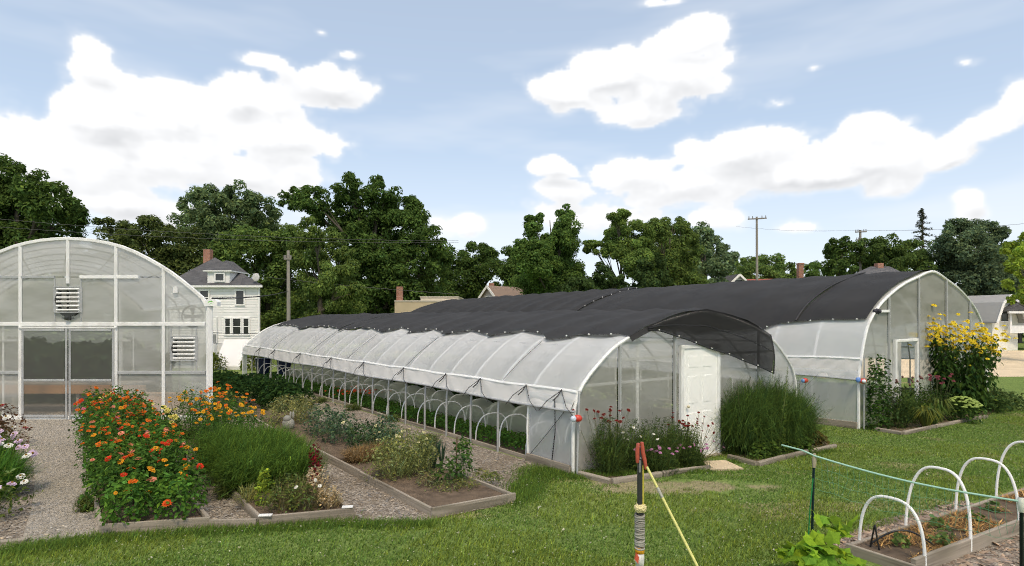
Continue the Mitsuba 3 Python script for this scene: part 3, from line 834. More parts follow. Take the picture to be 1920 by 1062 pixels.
solo('red_flower', 'small patch of red orange flowers among the front tunnel row', 'flowers', cards(c + r_.normal(size=(n, 3)) * [.5, .3, .06], r_.normal(size=(n, 3)) * .5 + [0, -.3, .8], .09, .08, tint((.6, .09, .03), n, r_), r_), 'm_petal', kind='stuff')
for k, (u, s) in enumerate(((21.3, .5), (20.8, 1.3))):
    b = thing('storage_bin', ('navy blue plastic bin standing at the far mouth of the near tunnel' if k == 0 else 'second navy bin, further inside the tunnel than the first'), 'bin')
    q = TUN(u, s, 0)
    part(b, 'tub', tube([q, q + [0, 0, .1], q + [0, 0, .75], q + [0, 0, .8]], [.26, .27, .33, .34], 14).col(.012, .02, .06), 'm_satin', 30)
    part(b, 'lid', tube([q + [0, 0, .805], q + [0, 0, .85]], [.36, .35], 14).col(.015, .022, .06), 'm_satin', 30)

# ---------------------------------------------------------------- big greenhouse on the left
GC, GY, GL = -11.69, 16.0, 15.0
GH = lambda u, s, z: np.array([GC + s, GY, z]) + AX * u
gx = lambda px: (px - 127) / F * GY
gzz = lambda py: EYE - (py - 598) / F * GY
AG = arch([(0, 0), (0, 1.5), (0, 3.05), (.07, 3.12), (.63, 3.60), (1.18, 3.997), (2.43, 4.587), (3.1, 4.715), (3.69, 4.755)])
GHs = lambda u, s, z: GH(u, s - 3.69, z)
gh = thing('film_greenhouse', 'large round roofed greenhouse with translucent panels in white frames and double doors', 'greenhouse')
part(gh, 'end_arch', cat([bar(GHs(-.03, *AG(a)), GHs(-.03, *AG(b)), .09, .085, np.cross(unit(GHs(0, *AG(b)) - GHs(0, *AG(a))), (0, 1, 0))) for a, b in zip(np.linspace(0, 1, 41)[:-1], np.linspace(0, 1, 41)[1:] + .0005)]), 'm_white_metal')
ta, tb = AG.at_z(3.05), 1 - AG.at_z(3.05)
us = np.arange(.04, GL, .3)
part(gh, 'roof_film', skin(GHs, AG, us, ta, tb, 36, .03, .02, 1.5, 0, .03, 2), 'm_film', True)
for s in (-3.69, 3.69):
    part(gh, 'side_film', sheet([[GH(u, s, z) for z in np.linspace(.02, 3.05, 6)] for u in us]), 'm_panel', True)
for k in range(1, 7):
    part(gh, 'hoop', hoop(GHs, AG, k * 2.3, .028, 32), 'm_galv', 30)
part(gh, 'far_wall', poly_mesh([GHs(GL, *AG(t)) for t in np.linspace(0, 1, 31)]), 'm_panel')
for s, z in ((-1.3, 4.45), (1.3, 4.45), (0, 4.62), (2.5, 3.9), (-2.5, 3.9)):
    part(gh, 'purlin', tube([GH(.05, s, z), GH(GL, s, z)], .02, 5), 'm_galv')
Z1, Z2, Z3, ZD = gzz(699), gzz(608), gzz(520), gzz(617)
cols = [-3.69, gx(-52), gx(38), gx(127), gx(217), gx(306), 3.66]
PG = Polygon([tuple(np.array(AG(t)) - [3.69, 0]) for t in np.linspace(0, 1, 61)]).buffer(0).buffer(-.04)


def cell(parent, s0, s1, z0, z1, u=0.0):
    q = PG.intersection(shapely.box(s0 + .03, z0 + .02, s1 - .03, z1 - .02))
    if q.is_empty:
        return
    q = max(getattr(q, 'geoms', [q]), key=lambda x: x.area)
    part(parent, 'panel', poly_mesh([GH(u, a, b) for a, b in np.array(q.exterior.coords)[:-1]]), 'm_panel')


for i in range(6):
    a, b = cols[i], cols[i + 1]
    if i not in (2, 3):
        cell(gh, a, b, .03, Z1)
        cell(gh, a, b, Z1, Z2)
    if i in (1, 2, 3, 4):
        cell(gh, a, b, Z2, Z3)
        cell(gh, a, b, Z3, 9)
    else:
        cell(gh, a, b, Z2, 9)
for s in cols[1:-1]:
    zt = float(AG(AG.at_s(s + 3.69))[1])
    zb = ZD + .05 if abs(s) < .1 else 0
    if abs(s) < .1:
        part(gh, 'post', bar(GH(-.03, s, gzz(532)), GH(-.03, s, zt - .03), .075, .085, AX), 'm_white_metal')
        part(gh, 'post', bar(GH(-.03, s, Z2), GH(-.03, s, gzz(597)), .07, .075, AX), 'm_white_metal')
    else:
        part(gh, 'post', bar(GH(-.03, s, zb), GH(-.03, s, zt - .03), .075, .085, AX), 'm_white_metal')
part(gh, 'rail', bar(GH(-.035, -3.6, Z2), GH(-.035, 3.62, Z2), .07, .10), 'm_white_metal')
for a, b in ((cols[0], cols[2]), (cols[4], 3.62)):
    part(gh, 'rail', bar(GH(-.02, a, Z1), GH(-.02, b, Z1), .06, .085), 'm_galv')
part(gh, 'rail', bar(GH(-.04, -2.6, Z3), GH(-.04, -.35, Z3), .04, .06), 'm_galv')
part(gh, 'rail', bar(GH(-.04, .32, Z3), GH(-.04, gx(260), Z3), .06, .085), 'm_white_metal')
part(gh, 'sill', bar(GH(-.02, -3.66, .05), GH(-.02, 3.66, .05), .08, .10), 'm_white_metal')
for s0, px in ((gx(229), 0), (gx(251), 0)):
    part(gh, 'stud', bar(GH(.12, s0, Z1), GH(.12, s0, Z2 - .05), .03, .04, AX), 'm_galv')
for s0 in (gx(5), gx(226)):
    part(gh, 'stud', bar(GH(.2, s0, 0), GH(.2, s0, 4.3 if s0 > 0 else 2.5), .04, .05, AX), 'm_white_metal')
part(gh, 'stud', bar(GH(.14, -3.6, gzz(639)), GH(.14, gx(36), gzz(639)), .03, .05), 'm_galv')
part(gh, 'stud', bar(GH(.14, gx(217), gzz(639)), GH(.14, gx(245), gzz(639)), .03, .05), 'm_galv')
# double doors
for a, b in ((gx(40), gx(126.5)), (gx(128), gx(214))):
    d = thing_d = key_of('door', gh)
    put(d, cat([bar(GH(-.09, a + .035, .06), GH(-.09, a + .035, ZD), .05, .075, AX), bar(GH(-.09, b - .035, .06), GH(-.09, b - .035, ZD), .05, .075, AX)] + [bar(GH(-.09, a + .072, z), GH(-.09, b - .072, z), .05, .06) for z in (.10, gzz(713), ZD - .03)]), 'm_galv')
    for z0_, z1_ in ((.13, gzz(713) - .03), (gzz(713) + .03, ZD - .06)):
        put(key_of('pane', d), poly_mesh([GH(-.088, a + .07, z0_), GH(-.088, b - .07, z0_), GH(-.088, b - .07, z1_), GH(-.088, a + .07, z1_)]), 'm_door_pane')
part(gh, 'door_track', bar(GH(-.09, gx(36), ZD + .035), GH(-.09, gx(218), ZD + .035), .05, .045), 'm_white_metal')
# louvred fan vents
for (x0, x1, y0, y1), n in (((104.5, 150, 539, 586), 6), ((322, 366, 631, 676), 6)):
    a, b, zt, zb = gx(x0), gx(x1), gzz(y0), gzz(y1)
    lv = key_of('louvre_vent', gh)
    put(lv, cat([bar(GH(-.06, s, zb), GH(-.06, s, zt), .1, .03, AX) for s in (a, b)] + [bar(GH(-.06, a, z), GH(-.06, b, z), .1, .03) for z in (zb, zt)]), 'm_galv')
    for k in range(n):
        z = zt - (k + .55) * (zt - zb) / n
        put(key_of('slat', lv), bar(GH(-.10, a + .02, z + .01), GH(-.10, b - .02, z + .01), .045, .042, (0, .8, 1)), 'm_white_metal')
    put(key_of('housing', lv), cat([box(GC + a + .03, GC + b - .03, GY + .02, GY + .10, zb + .02, zt - .02), tube([GH(.1, (a + b) / 2, (zt + zb) / 2), GH(.42, (a + b) / 2, (zt + zb) / 2)], (b - a) * .44, 16)]).col(.035, .036, .034), 'm_plain')
    for s in (a - .025, b + .025):
        part(gh, 'stud', bar(GH(-.02, s, zb - .32), GH(-.02, s, zt + .26), .03, .03, AX), 'm_galv')
m = GH(-.12, gx(127), gzz(591))
part(gh, 'fan_motor', cat([prism([(-.26, .09), (.26, .09), (.14, -.02), (-.14, -.02)], lambda x, z: m + np.array([x, 0, z]), (0, .12, 0)), tube([m + [0, 0, -.02], m + [0, 0, -.13]], .075, 10), bar(m + [-.16, 0, -.08], m + [.16, 0, -.08], .03, .02)]).col(.03, .032, .03), 'm_satin', 30)
part(gh, 'junction_box', bar(GH(-.05, gx(328), gzz(550)), GH(-.05, gx(328), gzz(539)), .1, .13, AX).col(.8, .8, .79), 'm_satin')
part(gh, 'corner_post', bar(GH(-.06, gx(392), -.02), GH(-.06, gx(392), gzz(573)), .14, .14, AX), 'm_white_metal', label='square white downspout post at the right corner')
part(gh, 'gutter', bar(GH(-.06, gx(391), gzz(572)), GH(GL, gx(391), gzz(572)), .16, .1), 'm_white_metal')
sg = GH(-.2, gx(392), gzz(568))
sgk = part(gh, 'corner_cap', prism([(-.17, -.09), (.17, -.09), (.17, .02), (.10, .09), (-.10, .09), (-.17, .02)], lambda x, z: sg + np.array([x, 0, z]), (0, .2, 0)).col(.82, .83, .81), 'm_satin', label='white cap with a green leaf emblem')
put(key_of('emblem', sgk), cat([prism([(-.09, -.03), (-.05, .035), (.02, .05), (.09, .0), (.05, .01), (.0, .02), (-.05, .0)], lambda x, z: sg + np.array([x, -.003, z]), (0, .002, 0)), prism([(-.06, -.05), (.0, -.02), (.07, -.04), (.0, -.035)], lambda x, z: sg + np.array([x, -.003, z]), (0, .002, 0))]).col(.2, .55, .10), 'm_satin')
# seen dimly inside
r_ = np.random.default_rng(12)
n = 16000
q_u, q_s = r_.uniform(3.2, 14.5, n), r_.uniform(-3.3, 3.3, n)
P_ = np.array([GC, GY, 0]) + q_u[:, None] * AX + np.stack([q_s, 0 * q_s, 0 * q_s], 1)
P_[:, 2] = .05 + (1.0 + 1.1 * meshkit.fbm(np.stack([q_s * .9, q_u * .4, 0 * q_u], 1), 3, 6)) * r_.random(n) ** .8
solo('greenhouse_crop', 'dark leafy crop filling the inside of the large greenhouse', 'crop', cards(P_, r_.normal(size=(n, 3)) + [0, -.3, .5], .26, .16, tint((.05, .085, .03), n, r_), r_), 'm_leaf', kind='stuff')
pb = thing('potting_bench', 'long brown timber potting bench seen dimly through the greenhouse doors', 'bench')
part(pb, 'bench_top', bar(GH(1.7, -3.4, .82), GH(1.7, 2.2, .82), .8, .04), 'm_wood')
part(pb, 'front_board', bar(GH(1.18, -3.4, .68), GH(1.18, 2.2, .68), .04, .24).col(.30, .16, .07), 'm_plain')
for s in (-3.2, -1.5, .3, 2.0):
    part(pb, 'leg', bar(GH(1.3, s, 0), GH(1.3, s, .56), .07, .07, AX), 'm_wood')
wb = thing('wooden_bin', 'tan plywood bin seen behind the lower right greenhouse panels', 'bin')
part(wb, 'side', box(GC + gx(243), GC + gx(352), GY + .25, GY + .29, .0, .62).col(.40, .23, .11), 'm_plain')
part(wb, 'rim', bar(GH(.3, gx(243), .66), GH(.3, gx(352), .66), .08, .05).col(.42, .27, .15), 'm_plain')
cf = thing('circulation_fan', 'round circulation fan seen faintly behind the upper right greenhouse panel', 'fan')
q = GH(1.3, gx(360) + .25, gzz(592) - .02)
part(cf, 'ring', cat([tube([q + .3 * np.array([math.cos(a), 0, math.sin(a)]) for a in np.linspace(0, 2 * np.pi, 25)], .022, 5)]).col(.12, .12, .12), 'm_plain', 30)
part(cf, 'blades', cat([prism([(0, -.03), (.25, -.07), (.25, .07), (0, .03)], lambda x, z, a=a: q + np.array([x * math.cos(a) - z * math.sin(a), z * .3, x * math.sin(a) + z * math.cos(a)]), (0, .01, 0)) for a in (0, 1.57, 3.14, 4.71)]).col(.22, .22, .22), 'm_plain')

# ---------------------------------------------------------------- white house
HY = 45.0
hs = thing('white_house', 'white two storey house with grey hip roof, small dormer and paired dark windows', 'house')
hx, hz = (lambda px: (px - 960) / F * HY), (lambda py: EYE - (py - 598) / F * HY)
X0, X1, ZE = hx(318), hx(487), hz(538)
HD = np.array([-.52, .85, 0]) * 8       # the house runs back parallel to the beds
part(hs, 'wall', prism([(X0, -1.3), (X1, -1.3), (X1, ZE), (X0, ZE)], lambda x, z: np.array([x, HY + .06, z]), HD), 'm_siding')
sd, z, rows = [], hz(644), []
while z < ZE - .05:
    rows += [[(X0, HY - .02, z), (X1, HY - .02, z)], [(X0, HY + .03, z + .19), (X1, HY + .03, z + .19)]]
    z += .192
part(hs, 'siding', sheet(np.array(rows)), 'm_siding', stuff=True)
part(hs, 'side_siding', sheet(np.array([[np.array([X1 + .02 - (p[0][1] - HY), HY, p[0][2]]), np.array([X1 + .02 - (p[0][1] - HY), HY, p[0][2]]) + HD] for p in rows[::2]])), 'm_siding', stuff=True)
part(hs, 'foundation', prism([(X0 - .02, -1.3), (X1 + .02, -1.3), (X1 + .02, hz(646)), (X0 - .02, hz(646))], lambda x, z: np.array([x, HY - .05, z]), HD).col(.62, .62, .60), 'm_plain')
part(hs, 'cellar_hatch', prism([(0, -1.2), (1.5, -1.2), (1.5, -.75), (0, hz(637))], lambda d, z: np.array([hx(421), HY - .05 - d, z]), (1.85, 0, 0)).col(.76, .76, .75), 'm_satin')
for x in (X0 + .05, X1 - .05):
    part(hs, 'corner_board', bar((x, HY - .03, hz(646)), (x, HY - .03, ZE), .12, .06, (0, 1, 0)).col(.82, .82, .81), 'm_plain')


def window(parent, px0, px1, py0, py1, mx=1.6, split=True, Y=HY):
    x = lambda p: (p - 960) / F * Y
    z = lambda p: EYE - (p - 598) / F * Y
    w = key_of('window', parent)
    a, b, t, c = x(px0), x(px1), z(py0), z(py1)
    put(w, cat([bar((s, Y - .06, c - .05), (s, Y - .06, t + .05), .10, .07, (0, 1, 0)) for s in (a - .05, b + .05)] + [bar((a - .1, Y - .065, s), (b + .1, Y - .065, s), .08, .1) for s in (c - .05, t + .05)] + ([bar((a, Y - .05, (t + c) / 2), (b, Y - .05, (t + c) / 2), .05, .06)] if split else [])).col(.82, .82, .81), 'm_plain')
    zs = [(c, (t + c) / 2 - .03), ((t + c) / 2 + .03, t)] if split else [(c, t)]
    for u, v in zs:
        put(key_of('pane', w), box(a, b, Y - .035, Y - .03, u, v), 'm_pane')


window(hs, 443.5, 457.5, 546, 571)
for a, b in ((423, 432), (437.5, 451.5), (457.5, 466.5)):
    window(hs, a, b, 598, 627)
window(hs, 376, 391, 546, 571)
AP = np.array([(403 - 960) / F * (HY + 3.6), HY + 3.6, EYE + 115 / F * (HY + 3.6)])
ex0, ex1, ey0, ey1, ez = hx(310), hx(496.5), HY - .42, HY + 8.4, ZE + .10
HD2 = HD * 1.10
roof = M([[ex0, ey0, ez], [ex1, ey0, ez], [ex1 + HD2[0], ey0 + HD2[1], ez], [ex0 + HD2[0], ey0 + HD2[1], ez], AP], [[0, 1, 4], [1, 2, 4], [2, 3, 4], [3, 0, 4]])
rk = part(hs, 'roof', roof, 'm_shingle')
part(hs, 'eave', prism([(ex0 + .02, ez - .16), (ex1 - .02, ez - .16), (ex1 - .02, ez - .005), (ex0 + .02, ez - .005)], lambda x, z: np.array([x, ey0 + .02, z]), HD2).col(.80, .80, .79), 'm_plain')
put(key_of('chimney', rk), box(-25.35, -24.8, HY + 4.9, HY + 5.45, 5.4, 8.35), 'm_brick')
dmk = part(hs, 'dormer', box(hx(390.5), hx(432), HY - .12, HY + 2.5, hz(532), hz(508.5)), 'm_siding')
window(hs, 405, 420, 514.5, 526.5, split=False, Y=HY - .14)
dx0, dx1, dz = hx(384.5), hx(438), hz(507.5)
put(key_of('dormer_roof', dmk), M([[dx0, HY - .35, dz], [dx1, HY - .35, dz], [dx1, HY + 2.4, dz], [dx0, HY + 2.4, dz], [(dx0 + dx1) / 2, HY + 1.1, hz(486)], [(dx0 + dx1) / 2, HY + 2.3, hz(486)]], [[0, 1, 4], [1, 2, 5], [1, 5, 4], [3, 0, 4], [3, 4, 5]]), 'm_shingle')
put(key_of('dormer_eave', dmk), box(dx0 + .01, dx1 - .01, HY - .34, HY + 2.6, dz - .1, dz - .004).col(.8, .8, .79), 'm_plain')
dsh = thing('satellite_dish', 'grey satellite dish on the right eave of the white house', 'satellite dish')
q = np.array([hx(483.5), HY - .35, hz(521)])
s = trimesh.creation.icosphere(subdivisions=3)
sv = s.vertices[:, :] * [.27, .06, .3]
part(dsh, 'dish', M(sv + q, s.faces).col(.55, .55, .53), 'm_satin', 40)
part(dsh, 'mast', tube([q + [0, .05, -.1], q + [.02, .2, -.5]], .025).col(.3, .3, .3), 'm_satin')
part(hs, 'meter_box', box(hx(401), hx(407), HY - .2, HY - .02, hz(643), hz(627)).col(.22, .23, .23), 'm_plain')
part(hs, 'utility_box', box(hx(396), hx(408), HY - .5, HY - .06, -1.1, hz(646)).col(.68, .69, .68), 'm_plain')
part(hs, 'conduit', tube([(hx(407.5), HY - .1, hz(643)), (hx(407.5), HY - .1, hz(595))], .05).col(.7, .7, .7), 'm_plain')

# ---------------------------------------------------------------- white garden tractor
ty = 38.0
tg = on(434, 687)
tt = thing('garden_tractor', 'white garden tractor with a grey rounded cab back parked beyond the beds', 'tractor')
o = tg + [0, 0, 0]
sc = tg[1] / F
bx = lambda a, b, y0, y1, c, d: box(o[0] + a * sc, o[0] + b * sc, o[1] + y0, o[1] + y1, o[2] + c * sc, o[2] + d * sc)
part(tt, 'hood', bx(-19, -6, .3, 1.6, 6, 17).col(.74, .74, .72), 'm_satin')
part(tt, 'rear_deck', bx(-6, 14, -.1, .9, 3, 8).col(.72, .72, .70), 'm_satin')
out = [(-5, 7), (-6, 14), (-4, 20), (0, 23.5), (6, 23.5), (10, 20), (12, 14), (11, 7)]
part(tt, 'cab_frame', prism([(a * sc, b * sc) for a, b in out], lambda x, z: o + np.array([x, .1, z]), (0, .7, 0)).col(.70, .70, .69), 'm_satin')
part(tt, 'cab_back', prism([((a - 3) * .76 * sc + 3 * sc, (b - 15) * .78 * sc + 15 * sc) for a, b in out], lambda x, z: o + np.array([x, .05, z]), (0, .1, 0)).col(.13, .135, .13), 'm_satin')
for a, b in ((-8, .0), (11, .0), (-17, 1.2), (2, 1.2)):
    q = o + np.array([a * sc, b, 5 * sc])
    w = part(tt, 'wheel', tube([q + [-.09, 0, 0], q + [.12, 0, 0]], .2, 18).col(.02, .02, .02), 'm_plain', 30)
part(tt, 'fender', bx(-11, -5, -.2, .5, 9, 13).col(.25, .25, .24), 'm_satin')
q = on(404, 690)
solo('white_sack', 'crumpled white sack on the grass right of the greenhouse corner', 'sack', blob(q + [0, 0, .3], (.55, .4, .42), 4, .3, 3, 3).col(.75, .76, .77), 'm_plain', True)

# ---------------------------------------------------------------- utility poles and wires
def pole(label, px, py, Y, base, r, arms):
    t = at(px, py, Y)
    k = thing('utility_pole', label, 'utility pole')
    part(k, 'pole', tube([(t[0], Y, base), (t[0] + .02, Y, (base + t[2]) / 2), t], [r * 1.2, r, r * .8], 8).col(.26, .24, .205), 'm_plain', 30)
    for dz, w, tilt in arms:
        part(k, 'crossarm', bar(t + [-w, -.12, dz - tilt], t + [w, -.12, dz + tilt], .09, .12).col(.2, .185, .16), 'm_plain')
        for x in (-w * .9, -w * .5, w * .5, w * .9):
            part(k, 'insulator', tube([t + [x, -.12, dz + .05 + tilt * x / w], t + [x, -.12, dz + .27 + tilt * x / w]], [.05, .04], 6).col(.2, .19, .18), 'm_plain')
    return t


p1 = pole('plain grey wooden pole beside the white house', 540.5, 470, 42, -1.0, .13, [(-.6, .25, 0)])
p2 = pole('tall utility pole with a single crossarm above the rear tunnel', 1419, 407, 60, -.2, .13, [(-.2, .92, .05)])
p3 = pole('utility pole with two crossarms against the right hand trees', 1613, 432, 66, -.2, .15, [(-.2, .62, .03), (-1.1, .5, -.03)])
scene_t = part('utility_pole_002', 'transformer', tube([p3 + [.25, -.3, -1.9], p3 + [.25, -.3, -1.2]], .2, 10).col(.3, .31, .31), 'm_plain', 30)


def wire(a, b, sag, r=.02):
    a, b = np.asarray(a, float), np.asarray(b, float)
    t = np.linspace(0, 1, 25)[:, None]
    return tube(a + (b - a) * t + np.array([0, 0, -1]) * sag * 4 * t * (1 - t), r, 4)


solo('power_line', 'three power lines running in front of the left trees', 'power line', cat([wire(at(-150, 396, 43), at(860, 452, 43), .5, .011), wire(at(-150, 414, 43), at(860, 455, 43), .45, .011), wire(at(500, 520, 48), at(860, 552, 48), .1, .012)]).col(.10, .10, .10), 'm_plain')
solo('power_line', 'power lines from the two armed pole to the right edge', 'power line', cat([wire(p3 + [-.5, -.12, 0], at(1990, 412, 66), .4, .018), wire(p3 + [.5, -.12, 0], at(1380, 425, 80), .3, .012)]).col(.12, .12, .12), 'm_plain')
solo('service_wire', 'black service wire from the greenhouse corner past the white house', 'wire', wire(GH(-.1, gx(396), gzz(560)), at(540, 546, 42), .12, .022).col(.02, .02, .02), 'm_plain')
solo('service_wire', 'low cable crossing the lower windows of the white house', 'wire', wire(at(399, 624, 40), at(495, 625, 30), .03, .018).col(.05, .05, .05), 'm_plain')

# ---------------------------------------------------------------- buildings beyond
tb_ = thing('flat_roofed_building', 'tan flat roofed block building with a brick chimney beyond the tunnels', 'building')
Y = 58.0
bxp = lambda x0, x1, y0, y1, d0, d1, Y=58.0: box((x0 - 960) / F * Y, (x1 - 960) / F * Y, Y + d0, Y + d1, EYE - (y1 - 598) / F * Y, EYE - (y0 - 598) / F * Y)
part(tb_, 'wall', bxp(740, 860, 566, 690, 0, 9), 'm_stucco')
part(tb_, 'parapet', bxp(739.5, 860.5, 563.5, 566, -.06, 9.1).col(.55, .50, .42), 'm_plain')
part(tb_, 'penthouse', bxp(787, 858.5, 557.5, 563.5, .5, 6).col(.58, .53, .43), 'm_plain')
part(tb_, 'penthouse_cap', bxp(786, 859.5, 556, 557.5, .4, 6.1).col(.62, .58, .50), 'm_plain')
part(tb_, 'chimney', bxp(741, 751.5, 537, 563.5, .6, 1.2), 'm_brick')


def gable(label, px, Y, base, wx, wy, hw, hr, ang, wall, roof_c, name='house', chim=None, over=.4, gambrel=False):
    """a house: gable ends along its own x, ridge along its own y"""
    c, s = math.cos(ang), math.sin(ang)
    o = np.array([(px - 960) / F * Y, Y, base])
    R = lambda x, y, z: o + np.array([c * x - s * y, s * x + c * y, z])
    k = thing(name, label, 'barn' if 'barn' in name else 'house')
    prof = [(-wx, 0), (wx, 0), (wx, hw)] + ([(wx * .62, hw + hr * .68), (0, hw + hr), (-wx * .62, hw + hr * .68)] if gambrel else [(0, hw + hr)]) + [(-wx, hw)]
    part(k, 'wall', prism(prof, lambda x, z: R(x, -wy, z), R(0, wy, 0) - R(0, -wy, 0)).col(*wall), 'm_plain')
    top = prof[2:]
    top = [(top[0][0] * 1.12, top[0][1] - .25)] + top[1:-1] + [(top[-1][0] * 1.12, top[-1][1] - .25)]
    g = [[R(x, y, z + .12) for y in (-wy - over, wy + over)] for x, z in top]
    rk_ = part(k, 'roof', cat([sheet(g), sheet([[p - [0, 0, .1] for p in r] for r in g])]), 'm_shingle') if roof_c is None else part(k, 'roof', cat([sheet(g), sheet([[p - [0, 0, .1] for p in r] for r in g])]).col(*roof_c), 'm_plain')
    for y in (-wy - over, wy + over):
        part(k, 'fascia', cat([bar(R(a[0], y, a[1] + .03), R(b[0], y, b[1] + .03), .06, .24) for a, b in zip(top[:-1], top[1:])]).col(.8, .8, .78), 'm_plain')
    if chim:
        q = R(*chim)
        put(key_of('chimney', rk_), bar(q, q + [0, 0, 2.2], .55, .55, (0, 1, 0)), 'm_brick')
    w = key_of('window', k)
    put(w, cat([bar(R(-.5, -wy - .03, hw + z), R(.5, -wy - .03, hw + z), .05, .1) for z in (-.1, 1.0)]).col(.8, .8, .8), 'm_plain')
    put(key_of('pane', w), prism([(-.45, hw - .05), (.45, hw - .05), (.45, hw + .95), (-.45, hw + .95)], lambda x, z: R(x, -wy - .02, z), R(0, .005, 0) - R(0, 0, 0)), 'm_pane')
    return k, R


gable('brown roofed house showing above the middle of the rear tunnel', 957, 66, -.3, 2.0, 3.2, 4.3, 2.0, -.75, (.52, .47, .42), (.24, .17, .125), chim=(-1.4, -1.5, 4.6))
gable('house with a white dormer end beside the tall utility pole', 1362, 72, -.2, 1.7, 3.0, 6.3, 1.5, .1, (.72, .73, .72), None)
k, R = gable('house with a low red roof behind the tall utility pole', 1416, 76, -.2, 2.6, 5.0, 5.8, 1.9, 1.45, (.4, .2, .15), (.30, .085, .055))
solo('brick_chimney', 'free standing red brick chimney above the rear tunnel roof', 'chimney', cat([bxp(1498, 1507, 496, 600, 0, .6, 70.0), bxp(1497.3, 1507.7, 493.5, 496, -.05, .65, 70.0)]), 'm_brick')
hr_ = thing('dark_roofed_house', 'house with dark hipped roof and small chimney below the right trees', 'house')
Y = 63.0
f_ = lambda px, py, y: np.array([(px - 960) / F * y, y, EYE - (py - 598) / F * y])
rk = part(hr_, 'roof', M([f_(1584, 522, 53), f_(1716, 522, 53), f_(1716, 522, 53) + [3, 7, 0], f_(1584, 522, 53) + [3, 7, 0], f_(1632, 500, 56.5), f_(1668, 500, 56.5)], [[0, 1, 5], [0, 5, 4], [1, 2, 5], [2, 3, 4], [2, 4, 5], [3, 0, 4]]), 'm_shingle')
part(hr_, 'wall', bxp(1590, 1710, 523, 600, .5, 6.5, 53.0).col(.5, .5, .48), 'm_plain')
put(key_of('chimney', rk), bxp(1646, 1657, 493.5, 505, 0, .6, 56.0), 'm_brick')
gable('white barn with grey gambrel roof behind the rear tunnel end', 1853, 56, -.2, 1.5, 1.5, 2.7, 2.2, .25, (.74, .74, .66), (.36, .36, .35), 'white_barn', gambrel=True, over=.6)
ph = thing('porch_house', 'white house with an open porch at the right edge', 'house')
part(ph, 'wall', bxp(1899, 2010, 575, 622, 1.6, 8, 54.0).col(.74, .75, .74), 'm_plain')
part(ph, 'porch_roof', prism([(1888, 583), (1925, 563), (2030, 563), (2030, 583)], lambda x, y: at(x, y, 53.6), (0, 8, 0)), 'm_shingle')
part(ph, 'fascia', bxp(1889, 2010, 584, 588, -.2, .0, 53.7).col(.8, .8, .8), 'm_plain')
for x in (1894, 1926):
    part(ph, 'porch_post', bxp(x, x + 3.5, 588, 625, 0, .2, 54.0).col(.8, .8, .8), 'm_plain')
part(ph, 'railing', bxp(1896, 2010, 611, 625, .02, .1, 54.0).col(.78, .79, .79), 'm_plain')
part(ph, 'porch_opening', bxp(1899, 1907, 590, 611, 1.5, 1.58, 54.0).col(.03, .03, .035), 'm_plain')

# ---------------------------------------------------------------- trees
def tree(name, label, Y, blobs, trunk, col, L=.36, dens=1.0, seed=1, base=-.4, group='trees beyond the tunnels', flat=1.0, limbs=True, conif=False, clump=.36, wide=.66):
    r = np.random.default_rng(seed)
    L = L * .84
    k = thing(name, label, 'tree', group)
    crown = []
    cen = []
    for px, py, rx, ry in blobs:
        c = at(px, py, Y + r.normal() * .03 * Y)
        R = np.array([rx, (rx + ry) / 2 * 1.0, ry]) * Y / F
        cen.append((c, R))
        rm = float(R.mean())
        K = max(8, int(30 * (rm / 2.5) ** .7))
        d = unit(r.normal(size=(K, 3)))
        cc = c + d * R * (.45 + .55 * r.random((K, 1)) ** .6)
        sub = clump * rm * (.6 + .7 * r.random(K))
        n = max(6, int(dens * 2.4 * 4 * np.pi * rm * rm / (L * L * wide * .5) / K))
        dd = unit(r.normal(size=(K, n, 3)) + [0, 0, .25])
        rad = (.55 + .5 * r.random((K, n, 1)))
        P = cc[:, None] + dd * rad * sub[:, None, None] * np.array([1, 1, .8])
        N = dd + np.array([0, 0, .45]) + r.normal(size=(K, n, 3)) * .45
        tone = np.exp(r.normal(size=(K, 1, 1)) * .16)
        C = tint(np.array(col) * 1.32, K * n, r, .22, .09).reshape(K, n, 3) * tone
        al = np.tile(np.array([[0, 0, -1.0]]), (K * n, 1)) if conif else None
        crown.append(cards(P.reshape(-1, 3), N.reshape(-1, 3), L * np.exp(r.normal(size=K * n) * .38), L * wide * (.6 + .8 * r.random(K * n)), C.reshape(-1, 3), r, al))
    part(k, 'crown', cat(crown), 'm_leaf')
    tx = at(trunk[0], 598, Y)
    top = cen[0][0] * [1, 1, 0] if False else np.array([tx[0], Y, 0])
    zt = max(c[2] for c, R in cen) - 1.2
    zl = min(c[2] for c, R in cen)
    rr = trunk[1] * Y / F
    n = 7
    tp = [np.array([tx[0] + r.normal() * .12 * i / n, Y + r.normal() * .1, base + (zt - base) * i / (n - 1)]) for i in range(n)]
    ms = [tube(tp, np.linspace(rr, rr * .12, n), 8)]
    if limbs:
        for c, R in cen:
            h = np.clip((c[2] - base) * .62, 1.2, zt - base - .6)
            q = np.array([np.interp(base + h, [t[2] for t in tp], [t[j] for t in tp]) for j in range(3)])
            mid = (q + c) / 2 + [0, 0, -.25]
            ms.append(tube([q, mid, c], [rr * .36, rr * .22, rr * .06], 6))
            for _ in range(3):
                e = c + unit(r.normal(size=3)) * R * .6
                ms.append(tube([mid, (mid + e) / 2 + [0, 0, .1], e], [rr * .13, rr * .08, .015], 5))
    part(k, 'trunk', cat(ms), 'm_bark', 40)
    return k


